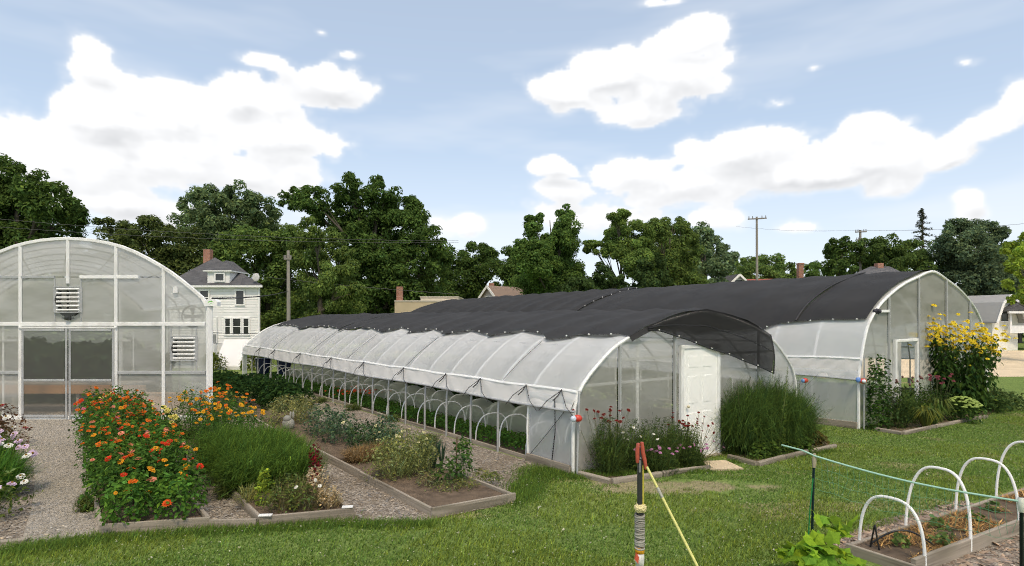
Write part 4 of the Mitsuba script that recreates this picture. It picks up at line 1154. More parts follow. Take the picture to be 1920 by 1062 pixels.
DARK, MID, LITE, SILV, YEL, RED = (.070, .115, .030), (.085, .145, .036), (.115, .175, .046), (.13, .18, .10), (.21, .29, .045), (.080, .108, .034)
tree('broadleaf_tree', 'tall dark tree at the far left above the greenhouse', 50, [(30, 340, 45, 42), (-30, 380, 70, 70), (85, 375, 50, 40), (20, 410, 80, 50), (120, 395, 36, 40), (110, 440, 46, 40), (30, 490, 100, 60), (-70, 480, 80, 90), (90, 520, 80, 60), (10, 570, 90, 50)], (35, 14), DARK, .34, .75, 1)
tree('broadleaf_tree', 'dark olive tree rising behind the greenhouse roof', 60, [(222, 430, 38, 34), (215, 470, 32, 40), (285, 442, 45, 34), (330, 460, 45, 42), (260, 500, 70, 46), (345, 510, 60, 46), (250, 560, 80, 40), (350, 560, 70, 40)], (280, 10), RED, .32, .75, 2)
tree('silver_leaved_tree', 'grey green tree crown behind the white house, left of the tallest crown', 70, [(372, 385, 36, 30), (400, 378, 40, 26), (450, 375, 42, 28), (490, 398, 32, 30), (430, 410, 55, 36), (365, 425, 36, 36), (395, 450, 60, 40), (480, 440, 40, 40)], (420, 10), (.115, .165, .072), .40, .8, 3)
tree('broadleaf_tree', 'mid green tree just behind the white house roof', 57, [(460, 468, 50, 40), (510, 470, 42, 40), (545, 455, 36, 36), (430, 500, 36, 40), (480, 520, 60, 46), (540, 520, 45, 50), (510, 580, 60, 46), (450, 590, 40, 40)], (500, 10), LITE, .30, .8, 4)
tree('cedar_tree', 'bushy conical cedar right of the plain wooden pole', 50, [(590, 432, 22, 26), (575, 470, 34, 36), (620, 470, 34, 40), (648, 490, 24, 30), (590, 520, 45, 46), (640, 535, 36, 46), (600, 575, 52, 40), (650, 585, 40, 30)], (600, 8), (.11, .16, .042), .24, .8, 5, conif=True)
tree('broadleaf_tree', 'tallest dark tree with a lobed crown left of centre', 64, [(548, 372, 26, 22), (590, 378, 30, 26), (650, 352, 28, 26), (660, 380, 36, 30), (712, 362, 34, 28), (750, 385, 36, 30), (780, 400, 26, 30), (625, 410, 40, 30), (690, 415, 60, 40), (755, 430, 50, 40), (800, 460, 34, 36), (820, 500, 26, 40), (710, 475, 60, 44), (775, 500, 55, 44), (680, 530, 60, 46), (740, 555, 70, 44), (800, 560, 46, 40), (690, 590, 70, 30), (720, 420, 40, 36), (740, 500, 50, 40), (660, 450, 44, 40), (705, 540, 50, 40)], (700, 11), (.074, .125, .032), .36, .8, 6)
tree('broadleaf_tree', 'low dark tree between the tallest crown and the twin topped tree', 78, [(860, 490, 30, 30), (895, 483, 34, 28), (940, 490, 36, 30), (870, 530, 46, 36), (930, 530, 50, 36), (985, 520, 40, 40), (845, 560, 40, 40), (900, 565, 50, 30)], (900, 8), DARK, .36, .8, 7)
tree('twin_topped_tree', 'slender tree with two pointed tops above the middle of the tunnels', 58, [(1003, 420, 16, 20), (1008, 450, 24, 26), (1000, 490, 34, 30), (1058, 402, 14, 20), (1062, 430, 24, 24), (1050, 470, 30, 30), (1030, 510, 40, 30), (1070, 520, 34, 34), (1000, 535, 40, 24), (1050, 545, 40, 20), (978, 462, 16, 14), (1006, 470, 24, 22), (1056, 452, 22, 20), (1034, 480, 26, 26), (1015, 510, 34, 26)], (1032, 5), (.095, .16, .04), .26, 1.5, 8, clump=.5)
tree('airy_tree', 'airy tree with an open crown and a bare leaning stem', 58, [(1160, 405, 20, 18), (1172, 428, 30, 18), (1195, 440, 30, 22), (1130, 466, 34, 14), (1150, 450, 26, 18), (1180, 470, 36, 26), (1110, 460, 16, 10), (1205, 500, 30, 30)], (1165, 5), (.13, .195, .05), .24, 1.2, 9, clump=.44)
tree('broadleaf_tree', 'olive green tree with a spreading top right of the airy tree', 62, [(1235, 435, 28, 22), (1260, 425, 24, 20), (1285, 440, 26, 22), (1240, 465, 44, 26), (1280, 480, 40, 30), (1240, 505, 46, 34), (1285, 525, 40, 26)], (1255, 7), (.105, .155, .042), .27, 1.2, 10, clump=.44)
tree('silver_leaved_tree', 'round silvery tree left of the tall utility pole', 68, [(1310, 445, 32, 24), (1335, 465, 32, 26), (1350, 490, 26, 28), (1305, 485, 40, 36), (1335, 515, 40, 28), (1280, 520, 40, 28)], (1320, 8), (.14, .20, .10), .34, .85, 11)
for i, (px, py, rx, ry) in enumerate(((1135, 515, 26, 24), (1222, 512, 26, 34), (1085, 540, 36, 16))):
    tree('dark_shrub_tree', ('dark bushy tree below the airy tree', 'dark upright bush right of the bare leaning stem', 'low dark bush under the twin topped tree')[i], 54, [(px, py, rx, ry), (px - rx * .6, py + ry * .7, rx * .8, ry * .8), (px + rx * .6, py + ry * .7, rx * .8, ry * .8), (px, py + ry * 1.4, rx * 1.1, ry)], (px, 5), (.055, .09, .03), .26, .9, 20 + i)
tree('broadleaf_tree', 'low bright tree directly right of the tall utility pole', 85, [(1400, 500, 30, 18), (1440, 498, 34, 20), (1470, 512, 28, 20), (1420, 520, 50, 18), (1380, 515, 24, 18)], (1430, 6), (.12, .18, .05), .36, .8, 12)
tree('broadleaf_tree', 'small tree beside the free standing brick chimney', 84, [(1520, 505, 20, 14), (1540, 512, 22, 14), (1515, 522, 24, 12)], (1525, 5), MID, .34, .8, 13)
tree('broadleaf_tree', 'dark tree left of the two armed utility pole', 66, [(1572, 460, 20, 20), (1562, 482, 20, 20), (1588, 478, 24, 26), (1570, 505, 28, 18), (1600, 500, 24, 24)], (1580, 6), DARK, .30, .8, 14)
tree('broadleaf_tree', 'wide green tree right of the two armed utility pole', 68, [(1640, 472, 32, 24), (1675, 466, 34, 22), (1710, 475, 30, 26), (1650, 500, 44, 24), (1700, 505, 44, 24), (1740, 500, 30, 30)], (1680, 8), (.08, .125, .035), .32, .85, 15)
tree('silver_leaved_tree', 'big silvery tree at the right behind the white barn', 64, [(1800, 440, 36, 26), (1840, 436, 34, 24), (1870, 455, 34, 28), (1775, 468, 30, 26), (1820, 475, 55, 36), (1875, 490, 40, 36), (1765, 505, 40, 30), (1815, 520, 60, 40), (1870, 540, 50, 40), (1770, 545, 40, 30)], (1815, 10), (.105, .15, .08), .32, .8, 16)
tree('broadleaf_tree', 'deep green tree filling the gap behind the porch house', 72, [(1900, 500, 40, 40), (1910, 560, 50, 40), (1850, 580, 50, 30), (1960, 540, 60, 60), (1890, 600, 40, 30)], (1905, 9), (.05, .08, .025), .36, .8, 17)
tree('broadleaf_tree', 'bright yellow green branches reaching in at the right edge', 40, [(1925, 465, 36, 24), (1908, 498, 24, 12), (1935, 500, 30, 30), (1915, 535, 28, 12), (1910, 562, 20, 10), (1960, 540, 40, 40), (1960, 480, 50, 50), (1985, 600, 30, 30)], (1968, 8), YEL, .26, .55, 18, clump=.3)
# the sparse spruce
r = np.random.default_rng(6)
sp = thing('spruce_tree', 'thin half bare spruce standing above the right hand trees', 'tree', None)
tp = at(1730, 390, 78)
part(sp, 'trunk', tube([(tp[0], 78, -.4), tp - [0, 0, 4], tp], [.25, .12, .02], 6), 'm_bark', 30)
br, nd = [], []
for i in range(62):
    h = i / 61
    L_ = .3 + 2.1 * h
    a = r.random() * 2 * np.pi
    b = tp - [0, 0, .2 + 6.8 * h]
    e = b + L_ * (.7 + .5 * r.random()) * np.array([math.cos(a), math.sin(a), -.18])
    br.append(tube([b, (b + e) / 2 + [0, 0, -.06], e], [.045, .03, .012], 4))
    t = r.random((26, 1))
    nd.append(b + (e - b) * t + r.normal(size=(26, 3)) * .09)
part(sp, 'branches', cat(br), 'm_bark')
nd = np.vstack(nd)
part(sp, 'needles', cards(nd, r.normal(size=nd.shape), .26, .10, tint((.07, .09, .05), len(nd), r), r), 'm_leaf')
# far-off wood
r = np.random.default_rng(31)
x = r.uniform(-105, 115, 60000)
y = r.uniform(88, 100, 60000)
z = -1 + (7.2 + 2.6 * meshkit.fbm(np.stack([x * .12, y * .05, 0 * x], 1), 4, 2)) * r.random(60000) ** .6
solo('distant_woods', 'distant band of trees closing the view between the nearer crowns', 'woods', cards(np.stack([x, y, z], 1), r.normal(size=(60000, 3)) + [0, -.6, .4], .75, .5, tint((.055, .088, .032), 60000, r, .3), r), 'm_leaf', kind='stuff')

# ---------------------------------------------------------------- timber edged garden beds
rng = np.random.default_rng(77)


def bed(name, label, fl, fr, L, h=.13, split=2.6, dirn=AX, front=True, back=True, soil='m_soil', soilh=.08):
    k = thing(name, label, 'garden bed')
    cs = [fl, fr, fr + dirn * L, fl + dirn * L]
    P = Polygon([tuple(c[:2]) for c in cs]).buffer(-.03)
    xs = draped(list(P.exterior.coords)[:-1], soilh)
    part(k, 'soil', xs, soil)
    up = np.array([0, 0, 1.0])
    for a in (fl, fr):
        n = max(1, int(round(L / split)))
        for i in range(n):
            p, q = a + dirn * (L * i / n + .006), a + dirn * (L * (i + 1) / n - .006)
            j = rng.normal(size=4) * .012
            part(k, 'plank', bar(p + up * (h / 2 + j[0] + ground(*p[:2]) - .01) + AV * j[1], q + up * (h / 2 + j[2] + ground(*q[:2]) - .01) + AV * j[3], .045, h + .02), 'm_wood')
    side = unit(fr - fl)
    for on_, o in ((front, 0), (back, L)):
        if on_:
            p, q = fl + dirn * o - side * .03, fr + dirn * o + side * .03
            o_ = -dirn * .03 if o == 0 else dirn * .03
            part(k, 'plank', bar(p + o_ + up * (h / 2 + ground(*p[:2]) - .005), q + o_ + up * (h / 2 + ground(*q[:2]) - .012), .045, h + .025), 'm_wood')
    return k


B1L, B1R = on(192, 1003), on(388, 988)
B2L, B2R = on(490, 987), on(658, 970)
B3L, B3R = on(811, 970), on(960, 941)
bed('timber_bed', 'timber edged bed packed with orange and red zinnias by the gravel path', B1L, B1R, 7.4)
bed('timber_bed', 'timber edged bed with feathery green plants behind sparse dry weeds', B2L, B2R, 8.2)
bed('timber_bed', 'long timber edged bed with mixed tomatoes, leeks and weeds beside the near tunnel', B3L, B3R, 14.5)
solo('edging_board', 'weathered edging board joining the two left beds along the lawn', 'board', bar(B1R + [.05, -.03, .04], B2L + [-.05, -.03, .045], .045, .12), 'm_wood')
solo('edging_board', 'pale flat board along the lawn at the lower left corner', 'board', bar(on(-60, 1030) + [0, 0, .03], on(52, 1019) + [0, 0, .03], .09, .06), 'm_wood')
q = B2R + AX * .0 + [-.02, -.03, .145]
solo('board_cap', 'small white capped corner on the second bed', 'cap', cat([bar(q + [-.09, 0, 0], q + [.05, .02, 0], .09, .012), bar(B2L + [-.02, -.03, .148], B2L + [.14, -.01, .148], .08, .012)]).col(.68, .68, .66), 'm_plain')
b1 = lambda u, w: B1L + AX * u + (B1R - B1L) * w
b2 = lambda u, w: B2L + AX * u + (B2R - B2L) * w
b3 = lambda u, w: B3L + AX * u + (B3R - B3L) * w

ORANGE, RED_, DEEP, PEACH, GOLD, PALE, PINK, WHITE, LILAC = (.70, .17, .025), (.62, .055, .025), (.30, .02, .03), (.72, .28, .18), (.75, .36, .03), (.78, .72, .22), (.62, .18, .28), (.80, .80, .74), (.66, .52, .66)
GREEN, FRESH, OLIVE, BLUEG, DRY = (.075, .155, .030), (.10, .215, .036), (.135, .18, .048), (.10, .16, .085), (.40, .31, .16)


def flower_plant(name, label, c, rx, h, col, heads, n, L=.07, W=.036, group=None, cat_='flowering plant', ry=None, petals=9, eye=(.3, .17, .04), rng=rng, part_name='flower', petal_m='m_petal'):
    """heads: list of (position, radius, colour)"""
    k = thing(name, label, cat_, group)
    part(k, 'foliage', leafy(c, rx, ry or rx, h, n, L, W, col, rng, .05), 'm_leaf')
    tips = [p - np.array([0, 0, .02]) for p, _, _ in heads] + [c + np.array([rng.normal() * rx * .4, rng.normal() * rx * .4, h * .8]) for _ in range(6)]
    part(k, 'stems', stems(c, tips, .006, (.06, .10, .03), rng), 'm_plain')
    for p, rr, cl_ in heads:
        part(k, part_name, flower(p, rr, cl_, rng, petals, eye=eye), petal_m)
    return k


# zinnias: each plant one thing; the labels say where it stands and what it bears
rz = np.random.default_rng(15)
zin, zk0 = [], None
for row, u in enumerate(np.linspace(.35, 7.0, 12)):
    for w in ((.18, .52, .85) if row > 0 else (.3, .75)):
        zin.append((row, u, w))
for row, u, w in zin:
    c = b1(u + rz.normal() * .08, w + rz.normal() * .03) + [0, 0, .07]
    h = .60 + .035 * row + rz.normal() * .05 - (.08 if row == 0 else 0)
    hd = []
    for _ in range((4, 5, 6, 8, 9, 10, 10, 11, 11, 11, 11, 11)[row]):
        a, rr = rz.random() * 6.28, math.sqrt(rz.random()) * .34
        p = c + np.array([rr * math.cos(a), rr * math.sin(a) - .06, h * (1.02 - .75 * rr * rr / .12 * .35) + rz.normal() * .05])
        t = rz.random()
        if row < 4:
            cl_ = RED_ if t < .35 else PEACH if t < .5 else ORANGE if t < .8 else GOLD
        else:
            cl_ = ORANGE if t < .62 else RED_ if t < .78 else PEACH if t < .85 else GOLD if t < .93 else PINK
        hd.append((p, (.020 + .032 * rz.random() ** 1.2) * (1.25 if row < 4 else 1.1), cl_))
    zk = flower_plant('zinnia_plant', f'leafy zinnia, {ORD[row]} from the front along the ' + ('path side' if w < .4 else 'centre line' if w < .6 else 'right side') + ' of the first bed', c, .36, h, GREEN if row % 3 else FRESH, hd, 620 if row < 6 else 420, .075, .04, 'zinnias in the first bed', rng=rz)
    zk0 = zk if len(labels) and row == 0 else zk0
c = b1(-.02, .60) + [0, 0, .05]
part(zk0, 'flower', flower(c + [0.02, -.02, .30], .062, (.75, .12, .03), rz, 12), 'm_petal', label='single large orange red bloom low at the front')
for i, (px, py, Y) in enumerate(((202, 742, 13.9), (178, 752, 13.6), (248, 754, 14.0), (312, 768, 13.2), (318, 782, 12.6))):
    t = at(px, py, Y)
    g = np.array([t[0], t[1], 0])
    hd = [(t + rz.normal(size=3) * [.13, .12, .05], .05 + .02 * rz.random(), PALE) for _ in range(6)]
    flower_plant('yellow_dahlia', ('pale yellow blooms rising highest at the back left of the zinnia bed', 'pale yellow blooms at the far left corner of the zinnia bed', 'pale yellow blooms at the back centre of the zinnia bed', 'yellow blooms at the back right of the zinnia bed', 'yellow blooms on the right flank of the zinnia bed')[i], g, .25, t[2] * .95, GREEN, hd, 300, rng=rz)
# white and pink along the left side of the path
rp = np.random.default_rng(16)
for i, (X, Y, rx, h, col, nh, lab) in enumerate(((-7.05, 7.9, .55, .62, OLIVE, 5, 'olive green cosmos clump nearest the camera at the left edge'), (-7.75, 8.9, .60, .82, FRESH, 14, 'cosmos clump with pale pink blooms left of the path'), (-8.7, 9.9, .55, .86, GREEN, 14, 'pale pink phlox behind the first cosmos clump'), (-9.5, 11.0, .5, .85, (.10, .06, .03), 5, 'reddish leaved plant left of the path middle'), (-10.6, 12.4, .55, .85, (.11, .055, .03), 6, 'dark red stemmed plant at the far left by the greenhouse'), (-7.9, 7.2, .7, .6, GREEN, 3, 'leafy clump at the lower left corner'))):
    c = np.array([X, Y, 0.0])
    hd = []
    for _ in range(nh):
        a, rr = rp.random() * 6.28, math.sqrt(rp.random()) * rx * 1.05
        hd.append((c + np.array([rr * math.cos(a) + .12, rr * math.sin(a), h * (1.0 - .3 * (rr / rx) ** 2) + rp.normal() * .06]), .05 + .025 * rp.random(), LILAC if rp.random() < .55 else WHITE if i < 4 else (.35, .04, .05)))
    k = thing('cosmos_clump', lab, 'flowering plant')
    part(k, 'foliage', fronds(c, rx, rx, h, 2600, .012, col, rp) if i not in (0, 3, 4) else leafy(c, rx, rx, h, 750, .085, .035, col, rp, .02), 'm_leaf')
    part(k, 'stems', stems(c, [p for p, _, _ in hd], .006, (.06, .09, .03), rp), 'm_plain')
    for p_, rr_, cl_ in hd:
        part(k, 'flower', flower(p_, rr_, cl_, rp, 8), 'm_petal')

# second bed
rb = np.random.default_rng(17)
for i, (u, w, r_x, h) in enumerate(((1.75, .25, .42, .66), (1.7, .75, .42, .70), (2.6, .25, .45, .76), (2.55, .78, .45, .78), (3.45, .25, .45, .80), (3.4, .78, .45, .78))):
    c = b2(u, w) + [0, 0, .07]
    k = thing('feathery_plant', ('feathery bright green plant at the front left of its row', 'feathery bright green plant at the front right of its row', 'feathery green plant in the middle left of the second bed', 'feathery green plant in the middle right of the second bed', 'feathery green plant just before the golden marigolds on the left', 'feathery green plant just before the golden marigolds on the right')[i], 'plant')
    part(k, 'foliage', cat([fronds(c, r_x * 1.25, r_x * 1.25, h, 5200, .009, (.115, .20, .036), rb, bend=.5), leafy(c, r_x, r_x, h * .7, 260, .07, .02, (.05, .11, .022), rb)]), 'm_leaf')
for i in range(8):
    u, w = 4.3 + (i // 2) * .85, .25 + .5 * (i % 2)
    c = b2(u, w) + [0, 0, .07]
    h = .80 + .03 * i
    o = i >= 4 and i % 2 == 1
    hd = []
    for _ in range(15):
        a, rr = rb.random() * 6.28, math.sqrt(rb.random()) * .42
        hd.append((c + np.array([rr * math.cos(a), rr * math.sin(a), h * (1 - .5 * rr * rr) + rb.normal() * .07]), .032 + .018 * rb.random(), ((.70, .17, .025) if rb.random() < .8 else GOLD) if o else ((.75, .40, .03) if rb.random() < .8 else ORANGE)))
    flower_plant('marigold_plant', ('orange' if o else 'golden yellow') + ' marigold in the second bed, ' + ('first', 'second', 'third', 'last')[i // 2] + ' pair from the front, ' + ('left' if i % 2 == 0 else 'right') + ' plant', c, .42, h, GREEN, hd, 900, .06, .024, 'marigolds behind the feathery plants', rng=rb)
for i, (u, w, h, kind, lab) in enumerate(((.35, .30, .30, 'weed', 'low green weeds at the front of the second bed'), (.75, .20, .46, 'lime', 'lime yellow upright seedling at the left of the second bed'), (.55, .75, .48, 'dry', 'tan dried seed stalks at the right of the second bed'), (.22, .82, .28, 'dry', 'low pale dried stalks near the right corner of the second bed'), (1.15, .93, .66, 'red', 'dark red amaranth spike on the right edge of the second bed'), (.9, .55, .34, 'weed', 'small leafy weed in the middle of the second bed'), (.3, .55, .34, 'weed', 'weed with white blooms near the front of the second bed'), (.9, .02, .30, 'straw', 'thin straw coloured stalks along the left board of the second bed'))):
    c = b2(u, w) + [0, 0, .07]
    k = thing('weed_plant', lab, 'plant')
    if kind == 'weed':
        part(k, 'foliage', leafy(c, .26, .22, h, 260, .06, .028, OLIVE, rb, .0), 'm_leaf')
        part(k, 'stems', fronds(c, .3, .3, h * 1.3, 220, .007, (.22, .20, .09), rb), 'm_leaf')
    elif kind == 'lime':
        part(k, 'foliage', leafy(c, .12, .12, h, 240, .07, .03, (.22, .30, .04), rb, .0), 'm_leaf')
        part(k, 'stem', tube([c, c + [0, 0, h]], .008).col(.2, .25, .06), 'm_plain')
    elif kind == 'dry':
        part(k, 'seed_heads', leafy(c, .17, .17, h, 420, .035, .022, (.50, .40, .25), rb, .3, False), 'm_leaf', stuff=True)
        part(k, 'stems', fronds(c, .26, .26, h, 160, .007, DRY, rb), 'm_leaf')
    elif kind == 'red':
        part(k, 'foliage', leafy(c, .10, .10, h, 260, .05, .03, (.16, .02, .025), rb, .1, False), 'm_leaf')
        part(k, 'stem', tube([c, c + [0, 0, h]], .008).col(.15, .03, .03), 'm_plain')
    else:
        part(k, 'stems', fronds(c, .2, .3, h, 200, .008, (.26, .27, .09), rb), 'm_leaf')
    if 'white' in lab:
        for _ in range(3):
            part(k, 'flower', flower(c + rb.normal(size=3) * [.12, .05, .02] + [0, 0, h], .03, WHITE, rb, 7), 'm_petal')

# third bed
for i, (px, py, Y, rx, h, L, W, col, n, lab) in enumerate((
        (548, 795, 15.2, .75, .62, .075, .03, (.27, .28, .11), 1100, 'pale yellow green bushy plant at the far left of the long bed'),
        (610, 820, 13.6, .55, .60, .08, .04, BLUEG, 600, 'grey green tomato plant behind the stone ornament'),
        (640, 838, 12.7, .50, .55, .08, .04, BLUEG, 520, 'grey green sprawling plant in the middle of the long bed'),
        (690, 850, 11.9, .45, .52, .08, .04, (.07, .12, .05), 520, 'grey green plant with one cream bloom in the long bed'),
        (722, 858, 11.5, .38, .72, .07, .035, BLUEG, 420, 'taller blue green plant left of the leeks'),
        (742, 905, 9.9, .50, .62, .055, .022, (.25, .28, .10), 1300, 'yellow green weedy clump spilling over the left board'),
        (775, 893, 10.2, .50, .66, .05, .022, (.24, .27, .10), 1200, 'pale flowering weed clump before the leeks'),
        (868, 905, 9.75, .22, .62, .08, .045, (.07, .14, .035), 220, 'young tomato plant at the wooden stake'),
        (838, 918, 9.5, .26, .30, .09, .05, (.08, .15, .04), 130, 'low leafy seedling at the foot of the stake'),
        (905, 915, 9.75, .20, .16, .06, .02, (.20, .22, .08), 130, 'small pale weeds near the front right corner of the long bed'),
        (830, 935, 9.15, .22, .12, .05, .02, (.19, .21, .08), 130, 'low sparse weeds on the bare soil at the front of the long bed'),
        (800, 925, 9.4, .20, .2, .05, .02, (.22, .22, .10), 160, 'dry looking weeds by the left front board of the long bed'),
        (872, 930, 9.25, .24, .14, .06, .02, (.18, .20, .07), 150, 'sparse weeds along the front board of the long bed'),
        (925, 918, 9.6, .18, .14, .06, .02, (.16, .20, .06), 110, 'small weed tuft against the right board of the long bed'),
        (720, 812, 13.0, .55, .30, .05, .015, (.17, .20, .06), 600, 'grassy weeds along the right board of the long bed'))):
    c = on(px, py)
    c = np.array([(px - 960) / F * Y, Y, .08])
    k = thing('bed_plant', lab, 'plant')
    part(k, 'foliage', cat([leafy(c, rx, rx * .9, h, n, L, W, col, rb, .0), fronds(c, rx, rx, h * 1.05, n // 3, .007, np.asarray(col) * 1.2, rb)]), 'm_leaf')
    if i in (3, 5, 6):
        for _ in range(3 if i == 3 else 9):
            part(k, 'flower', flower(c + rb.normal(size=3) * [rx * .5, rx * .4, .07] + [0, 0, h * .95], .026 if i != 3 else .04, (.74, .70, .42), rb, 7), 'm_petal')
for i, (px, Y, rx, h, lab) in enumerate(((672, 11.0, .34, .32, 'tan dried grass tuft spilling over the left board of the long bed'), (706, 11.2, .34, .36, 'tan dried grass tuft in the middle of the long bed'))):
    c = np.array([(px - 960) / F * Y, Y, .06])
    solo('dry_grass', lab, 'grass', fronds(c, rx, rx, h, 1500, .008, (.36, .25, .12), rb, bend=.6), 'm_leaf')
c = np.array([(808 - 960) / F * 10.4, 10.4, .08])
for i in range(5):
    q = c + [.085 * (i - 2) + rb.normal() * .02, rb.normal() * .12, 0]
    n = 16
    a = rb.random(n) * 6.28
    tip = q + np.stack([np.cos(a) * .14, np.sin(a) * .14, .40 + .16 * rb.random(n)], 1)
    solo('leek_plant', ORD[i] + ' blue green leek from the left in the short row near the stake', 'leek', blades(np.tile(q, (n, 1)), tip, .03, tint((.07, .125, .075), n, rb, .2, .05), q + (tip - q) * .55 + [0, 0, .09]), 'm_leaf', group='leeks in the long bed')
q = np.array([(857 - 960) / F * 9.7, 9.7, .05])
solo('wooden_stake', 'thin brown stake beside the young tomato plant', 'stake', tube([q, q + [-.01, 0, .40], q + [.0, 0, .72]], .011, 6).col(.13, .08, .045), 'm_plain')
q = b3(5.6, -.02) + [0, 0, .13]
q = np.array([(541 - 960) / F * 14.2, 14.2, .12])
o_ = thing('stone_ornament', 'small pale grey rabbit shaped lump on the left board of the long bed', 'ornament')
part(o_, 'body', cat([blob(q + [0, 0, .07], (.14, .11, .15), 2, .1, 2), blob(q + [-.02, -.03, .2], (.09, .08, .08), 3, .08, 2)]).col(.26, .26, .23), 'm_plain', True)
for d in (0, .06):
    part(o_, 'ear', blob(q + [.05 + d, 0, .28], (.025, .03, .09), 4, .05, 1).col(.32, .32, .28), 'm_plain', True)
# dark leafy bushes at the far end of the beds
for i, (px, Y, rx, h, lab) in enumerate(((418, 22.5, .9, .66, 'dark green bush just right of the white corner post'), (470, 20.5, 1.0, .72, 'dark green potato like bush beyond the marigolds'), (505, 18.5, .95, .85, 'dark leafy bush at the far end of the long bed'), (540, 17.5, .75, .70, 'dark leafy plant next to the tunnel baseboard'), (455, 24.5, 1.0, .28, 'low grey green plants toward the tractor'), (520, 20.5, .8, .5, 'low grey green plant by the far tunnel baseboard'), (400, 26, .8, .3, 'low dark plants beside the far greenhouse corner'))):
    c = np.array([(px - 960) / F * Y, Y, .0])
    solo('dark_bush', lab, 'bush', leafy(c, rx, rx, h, 1500, .11, .07, (.035, .075, .022) if i < 4 else (.06, .095, .045), rb, .0), 'm_leaf')
for i, (px, py, Y) in enumerate(((398, 668, 42.5), (470, 665, 42))):
    c = at(px, py, Y)
    c[2] = float(ground(c[0], Y))
    solo('house_shrub', ('yellow green shrub left of the tractor by the house wall', 'yellow green shrub right of the tractor by the house wall')[i], 'shrub', leafy(c, .8, .7, 1.15, 1100, .16, .10, (.14, .18, .04), rb, .0), 'm_leaf')

# ---------------------------------------------------------------- beds at the tunnel ends


def timbers(label, pix, w=.09, h=.11):
    k = thing('bed_edging', label, 'edging')
    pts = [on(*q) for q in pix]
    for a, b in zip(pts[:-1], pts[1:]):
        d = unit(b - a) * .012
        part(k, 'timber', bar(a + d + [0, 0, h / 2 - .02], b - d + [0, 0, h / 2 - .02 + rng.normal() * .006], w, h, ch=.02), 'm_wood')


timbers('weathered timber edging of the flower bed left of the white door', ((1086, 893), (1146, 908), (1240, 894), (1330, 882)))
timbers('weathered timber edging of the fern bed right of the white door', ((1366, 860), (1420, 875), (1470, 862), (1516, 852), (1566, 840)))
timbers('timber edging of the flower bed at the rear tunnel end', ((1640, 808), (1692, 816), (1752, 803), (1800, 793), (1850, 784)))
struct('end_bed_soil', 'dark soil of the flower beds at the tunnel ends', cat([draped(outline(*q), .02) for q in (((1086, 890), (1146, 904), (1325, 880), (1290, 862)), ((1366, 858), (1420, 871), (1560, 838), (1540, 825)), ((1640, 806), (1692, 812), (1850, 782), (1870, 768), (1660, 795)))]), 'm_soil')
solo('door_slab', 'tan worn step slab before the white door', 'step', prism([tuple(on(*q)[:2]) for q in ((1318, 868), (1330, 884), (1394, 882), (1360, 866))], lambda x, y: np.array([x, y, float(ground(x, y)) + .035]), (0, 0, -.06)), 'm_sand')
rf = np.random.default_rng(19)
end = lambda u, s, z=0.0: np.array([*TUN(u, s, 0)[:2], float(ground(*TUN(u, s, 0)[:2])) + z])
MAHOG = (.20, .03, .025)
for i, (s, u, rx, h, lab) in enumerate(((.55, -.30, .38, .86, 'mahogany coneflower clump nearest the crank post'), (1.15, -.42, .42, .80, 'green leafy clump with white daisies left of the door'), (1.85, -.42, .45, .80, 'bushy green clump in the middle of the door bed'), (2.45, -.38, .34, .72, 'leafy clump beside the white door'), (1.3, -.75, .36, .42, 'low pink bee balm at the front of the door bed'), (2.2, -.72, .34, .40, 'low pink bee balm nearest the door slab'))):
    c = end(u, s)
    hd = []
    k = thing('flower_clump', lab, 'flowering plant')
    part(k, 'foliage', cat([leafy(c, rx, rx * .8, h, 1500, .055, .014, (.075, .12, .03), rf, .0), fronds(c, rx, rx, h * 1.08, 900, .008, (.10, .15, .04), rf)]), 'm_leaf')
    if i in (0, 3):
        n = 24
        for _ in range(n):
            hd.append((c + np.array([rf.normal() * .22 + (.05 if i == 0 else .16), rf.normal() * .15, h + .02 + rf.random() * .22 - (.18 * rf.random() if i == 3 else 0)]), .032, MAHOG))
    elif i == 1:
        for _ in range(9):
            hd.append((c + np.array([rf.normal() * .34, -.25 + rf.normal() * .1, h * (.72 + .25 * rf.random())]), .030, (.82, .82, .76)))
    elif i >= 4:
        for _ in range(12):
            hd.append((c + np.array([rf.normal() * .22, -.08 + rf.normal() * .1, h * (.85 + .22 * rf.random())]), .034, (.50, .24, .40)))
    if hd:
        part(k, 'stems', stems(c, [p for p, _, _ in hd], .005, (.09, .10, .03), rf), 'm_plain')
    for p_, rr_, cl_ in hd:
        part(k, 'flower', flower(p_, rr_, cl_, rf, 8, eye=(.10, .03, .02) if i in (0, 3) else (.55, .42, .06) if i == 1 else (.4, .2, .3)), 'm_petal')
